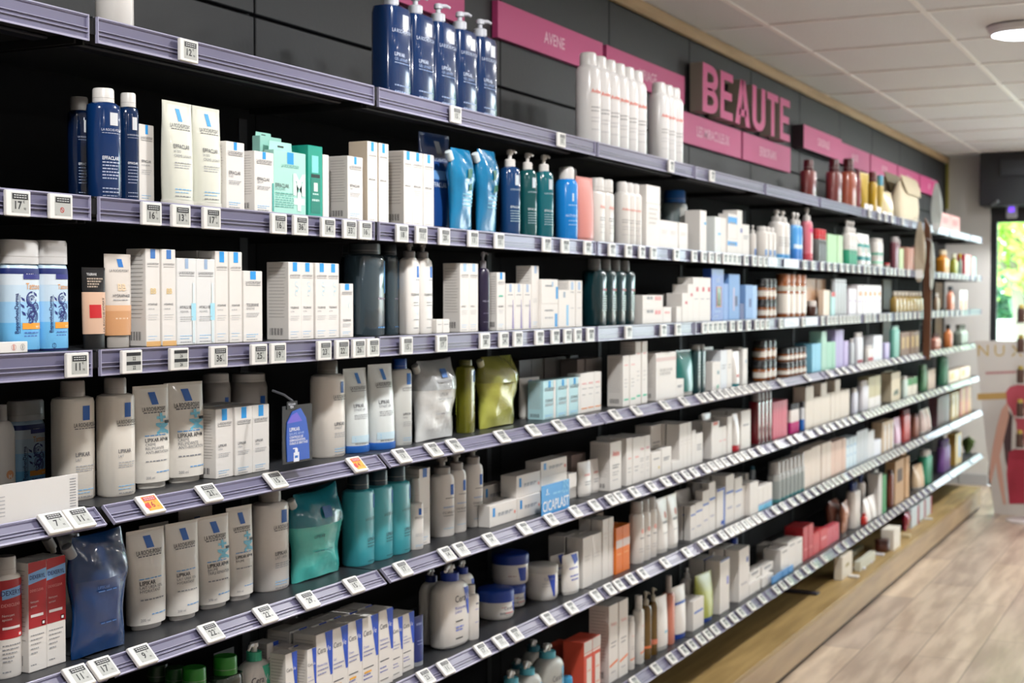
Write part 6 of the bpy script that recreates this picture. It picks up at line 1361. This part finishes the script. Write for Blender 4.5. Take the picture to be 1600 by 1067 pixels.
def flat(px0, px1, py, dep, h, col, label, nm='leaflet', cat='leaflet', lid=None):
    a = onZ(px0, py, PLZ); b = onZ(px1, py, PLZ); y0, y1 = a.y, max(b.y, a.y+.03)
    m = M(); m.box(-dep/2, dep/2, 0, y1-y0, 0, h, mat(col, .45), min(.002, h*.3))
    if lid: m.box(-dep*.4, dep*.4, (y1-y0)*.1, (y1-y0)*.9, h, h+.0006, mat(lid, .3))
    o = m.build(nm); o.location = (min(a.x, PLX-dep/2-.004), y0, PLZ+.0004); tag(o, label, cat)
flat(1249, 1292, 928, .17, .008, '24222c', 'flat black display tray lying on the plinth', 'display_tray', 'tray', '3c3844')
flat(1333, 1340, 903, .05, .012, 'dcdcdc', 'small white price stand on the plinth, nearest one', 'price_stand', 'price stand')
flat(1342, 1352, 890, .06, .012, 'd0d0da', 'small white price stand on the plinth, second nearest', 'price_stand', 'price stand')
flat(1353, 1364, 880, .06, .012, 'd0d0da', 'small white price stand on the plinth, third nearest', 'price_stand', 'price stand')
flat(1372, 1384, 868, .06, .010, 'd8d8e0', 'small white price stand before the brown gift set', 'price_stand', 'price stand')
flat(1408, 1426, 840, .10, .022, 'd8c8a0', 'low pale wooden riser under the crimson pouch', 'display_riser', 'riser')
flat(1450, 1458, 812, .05, .008, 'e0e0e0', 'small white price stand at the far end of the plinth', 'price_stand', 'price stand')

# white flyer standing at the left of the fourth shelf
p0 = onX(-8, 700, -.004); p1 = onX(121, 745, -.004)
m = M(); W = p1.y-p0.y; m.box(-.0012, 0, 0, W, 0, .062, mat('dcdad8', .4), .0003)
for k in range(12): m.quad(lambda u, z: (.0004, u, z), [(W*.97-.014, .004+.0045*k), (W*.97, .004+.0045*k), (W*.97, .0055+.0045*k), (W*.97-.014, .0055+.0045*k)], mat('9a9ca0', .5))
for k in range(6): m.quad(lambda u, z: (.0004, u, z), [(.004, .012+.006*k), (.018, .012+.006*k), (.018, .0135+.006*k), (.004, .0135+.006*k)], mat('b0b0b4', .5))
o = m.build('leaflet'); o.location = (-.003, p0.y, ZS[4]+.0004); tag(o, 'long white flyer standing in front of the left bottles on the fourth shelf', 'leaflet')
# blue tester card
p0 = onX(444, 690, .034); p1 = onX(486, 690, .034); zt = onX(465, 642, .034).z; zb3 = onX(465, 722, .034).z
e = empty('shelf_talker', (.034, (p0.y+p1.y)/2, zb3)); tag(e, 'hanging blue and black tester card with a pump bottle picture', 'shelf card')
hw = (p1.y-p0.y)/2; H = zt-zb3; m = M()
m.box(-.002, -.0005, -hw*1.1, hw*1.1, 0, H*1.12, mat('20242c', .15, coat=.6)); m.build('clear_backing', e)
m = M(); pts = [(-hw*.8, .004)] + [(-hw*.85, H*.5), (-hw*.8, H*.8), (-hw*.4, H*1.0), (hw*.2, H*1.05), (hw*.6, H*.85), (hw*.8, H*.5), (hw*.85, .004)]
m.prismX(pts[::-1], -.0004, .0012, mat('2a58b8', .4)); P = lambda u, z: (.0016, u, z); WT = mat('e4e8f4', .4)
m.quad(lambda u, z: (.0014, u, z), [(-hw*.8, H*.78), (hw*.3, H*.80), (-hw*.1, H*.98), (-hw*.5, H*.93)], mat('6a5cc8', .4))
m.text(P, 'LIPIKAR', -hw*.65, H*.62, hw*1.1, .0075, WT, bold=.02, align='l'); m.text(P, 'BAUME AP+M', -hw*.65, H*.54, hw*1.3, .006, mat('a8c0ec', .4), align='l')
for i, t in enumerate(('CONTROLE LES', 'DEMANGEAISONS,', 'OUBLIE LE GRATTAGE')): m.text(P, t, -hw*.65, H*(.48-.06*i), hw*1.35, .0048, WT, bold=.02, align='l')
m.box(.0013, .0017, -hw*.35, hw*.05, H*.02, H*.2, WT); m.box(.0013, .0017, -hw*.25, -hw*.05, H*.2, H*.27, WT); m.box(.0013, .0017, -hw*.4, -hw*.1, H*.27, H*.29, WT); m.box(.0018, .0019, -hw*.28, -hw*.05, H*.09, H*.14, mat('2a6cc0', .4)); m.build('blue_print', e)
m = M(); m.box(-.0005, .0012, -hw*.8, -hw*.05, H*1.05, H*1.2, mat('15161a', .4)); m.text(P, 'SOULAGE', -hw*.72, H*1.13, hw*.6, .004, WT, align='l'); m.text(P, '72H', -hw*.6, H*1.07, hw*.5, .005, WT, bold=.02, align='l'); m.build('black_header', e)
m = M(); m.tube([(-.002, -hw*.3, H*1.2), (-.02, -hw*.4, H*1.32), (-.045, -hw*.5, H*1.40)], .0025, mat('3c3e44', .4)); m.build('hook', e)

# ------------------------------------------------------------------ end of the aisle
SY = 8.55
pb = onZ(1553, 803, 0.0); SY = pb.y
a = onY(1523, 532, SY); xl = a.x; zt = a.z
W = 1.05
e = empty('floor_standee', (xl+W/2, SY, 0)); tag(e, 'large pale floor standee with gold NUXE lettering near the entrance', 'standee')
m = M(); hw = W/2; bl = onY(1553, 803, SY).x - (xl+W/2)
Pn = [(-hw, zt), (hw, zt), (hw*.86, 0), (bl, 0)]
b = len(m.v); mt = m.mi(mat('d6d2ce', .5)); mt2 = m.mi(mat('8a867e', .7))
for yy in (0, .025):
    for q in Pn: m.v.append((q[0], yy, q[1]))
m.face((b, b+3, b+2, b+1), mt); m.face((b+4, b+5, b+6, b+7), mt2)
for i in range(4): j = (i+1) % 4; m.face((b+i, b+j, b+4+j, b+4+i), mt2)
m.build('panel', e)
GOLD = mat('c8ac58', .4)
def PS(u, z): return (u, -.0016, z)
def up(px, py): q = onY(px, py, SY); return (q.x-(xl+W/2), q.z)
u0, z0 = up(1529, 556)
for ch_, px_ in (('N', 1528), ('U', 1554), ('X', 1580), ('E', 1606)):
    m = M(); m.text(PS, ch_, up(px_, 556)[0], z0, .078, .085, GOLD, align='l', bold=-.006); m.build('gold_letter', e)
def poly(pts, col, y=-.001):
    m = M(); b = len(m.v); mm = m.mi(mat(col, .5))
    for t in (y, y+.0008):
        for p_ in pts: q = up(*p_); m.v.append((q[0], t, q[1]))
    n = len(pts); m.face([b+i for i in range(n)], mm); m.face([b+n+i for i in range(n)][::-1], mm)
    for i in range(n): m.face((b+i, b+(i+1) % n, b+n+(i+1) % n, b+n+i), mm)
    return m
poly([(1527, 615), (1600, 612), (1640, 612), (1640, 622), (1600, 622), (1527, 625)], 'c4a060').build('gold_stripe', e)
m = poly([(1540, 581), (1588, 579), (1588, 583), (1540, 585)], 'c09090'); m.build('small_print', e)
poly([(1572, 612), (1578, 604), (1590, 601), (1640, 603), (1640, 690), (1590, 696), (1588, 660), (1580, 640), (1573, 630)], 'c05060', -.0022).build('red_artwork', e)
poly([(1565, 640), (1574, 628), (1577, 650), (1570, 680), (1562, 712), (1567, 745), (1572, 788), (1568, 788), (1559, 745), (1556, 722), (1548, 758), (1545, 745), (1551, 700), (1558, 665)], 'd8aa98', -.003).build('skin_tone_artwork', e)
poly([(1568, 690), (1575, 640), (1582, 650), (1580, 700), (1577, 740), (1571, 720)], '4a3438', -.0026).build('dark_artwork', e)
m = poly([(1576, 706), (1584, 702), (1640, 702), (1640, 787), (1577, 787), (1573, 740)], 'b03048', -.0034); m.build('red_bottle_artwork', e)
m = M(); m.prismX([(0, 0), (.3, 0), (0, .5)], -.01, .01, mat('9a968e', .7))
o = m.build('rear_strut', e, (0, .027, 0))
# round display stand with jars, right edge
rb = onZ(1604, 815, 0); ex, ey = rb.x, rb.y
e = empty('display_stand', (ex, ey, 0)); tag(e, 'slim round display stand with clear trays at the right edge', 'display stand')
m = M(); m.loft([(0, .14, .14, 2), (.012, .14, .14, 2), (.02, .12, .12, 2)], mat('cfc8c8', .3), 32); m.build('round_base', e)
m = M(); m.tube([(0, .0, .02), (0, 0, 1.45)], .012, mat('b8b8b8', .3, .6)); m.build('pole', e)
ys = [(505, 'r'), (552, 'r'), (600, 'r'), (652, 'r'), (700, 'r')]
for i, (py, _) in enumerate(ys):
    z = onY(1597, py, ey).z
    m = M(); m.loft([(z, .085, .085, 4), (z+.008, .085, .085, 4)], mat('d4d0cc', .3), 24); m.build('tray', e)
    for j, (dx, dy) in enumerate(((-.045, -.045), (.045, -.045))):
        jb = b_bottle('small_jar', .05, .12, .05, '5a4038', [('r', -.3, .3, .2, .6, 'd8d0c8')], cap='c8b048', cf=.2, cr=.7)
        jb.location = (ex+dx, ey+dy, z+.0085)
        tag(jb, 'small dark jar with yellow cap, %s tray of the stand, %s' % (ORDN(i+1)+' from top', 'left' if j == 0 else 'right'), 'jar', 'jars on the round stand')
# support strut under the last low shelf
a = onX(1497, 737, -.02); b_ = onX(1505, 765, -.02)
m = M(); m.tube([(-.02, a.y, ZS[7]-.05), (-.05, b_.y, PLZ+.002)], .006, mat('70747a', .3, .5)); o = m.build('shelf_prop'); tag(o, 'thin grey prop leaning under the far end of the lowest shelf', 'prop')

# keep neighbours from running into each other
def clash(A, B, m=.0006):
    return (min(A['x1'], B['x1'])-max(A['x1']-A['D'], B['x1']-B['D']) > m and min(A['z']+A['H'], B['z']+B['H'])-max(A['z'], B['z']) > .002
            and min(A['y']+A['w']/2, B['y']+B['w']/2)-max(A['y']-A['w']/2, B['y']-B['w']/2) > m)
def rescale(A, f, g=None):
    A['o'].scale = (A['o'].scale.x*f, A['o'].scale.y*(g or f), A['o'].scale.z*f); A['w'] *= (g or f); A['D'] *= f; A['H'] *= f
moved = 0; MV = {}
for it in range(5):
    for lv in range(1, 9):
        L = sorted([p for p in PL if p['lv'] == lv], key=lambda p: p['y'])
        for i, A in enumerate(L):
            for B in L[i+1:i+14]:
                if not clash(A, B): continue
                ov = min(A['y']+A['w']/2, B['y']+B['w']/2)-max(A['y']-A['w']/2, B['y']-B['w']/2)
                if ov < .34*min(A['w'], B['w']) and it < 4:
                    for P_, sg in ((A, -1), (B, 1)):
                        g = 1-ov*.52/P_['w']; rescale(P_, 1, g)
                        P_['y'] += sg*ov*.26; P_['o'].location.y = P_['y']
                else:
                    F_, K = (A, B) if A['x1'] >= B['x1'] else (B, A)
                    if K['on']: F_, K = K, F_
                    dx = K['x1']-(F_['x1']-F_['D'])+.001
                    if dx < 0 or K['x1']-dx-K['D'] < WALLX+.006:
                        if dx > 0:
                            dx2 = K['x1']-K['D']-(WALLX+.006)
                            f = .8; K['o'].scale.x *= f; K['D'] *= f
                        continue
                    x = K['o'].location.x; r = (CAM.x-(x-dx))/(CAM.x-x)
                    K['o'].location.x = x-dx; K['x1'] -= dx; K['y'] *= r; K['o'].location.y = K['y']
                    moved += 1; MV[K['lb']] = (MV.get(K['lb'], (0, ''))[0]+dx, F_['lb'])
left = [(A['lb'], B['lb']) for i, A in enumerate(PL) for B in PL[i+1:] if A['lv'] == B['lv'] and abs(A['y']-B['y']) < .3 and clash(A, B, .002)]
[print('MV', round(v[0], 3), k, '<-', v[1]) for k, v in MV.items() if 'box behind' not in k and v[0] > .008]; print('MOVED', moved, 'LEFT', len(left)); [print('  ', l) for l in left[:30]]
bad = {k: v for k, v in LABELS.items() if len(v) > 1}
for k, v in bad.items():
    if len(v) > 1 and not any(s in k for s in ('upright post', 'ceiling light')): print('DUPLABEL', k, v)
for k in LABELS:
    n = len(k.split())
    if n > 16 or n < 4: print('LEN', n, k)
print('THINGS', sum(len(v) for v in LABELS.values()))
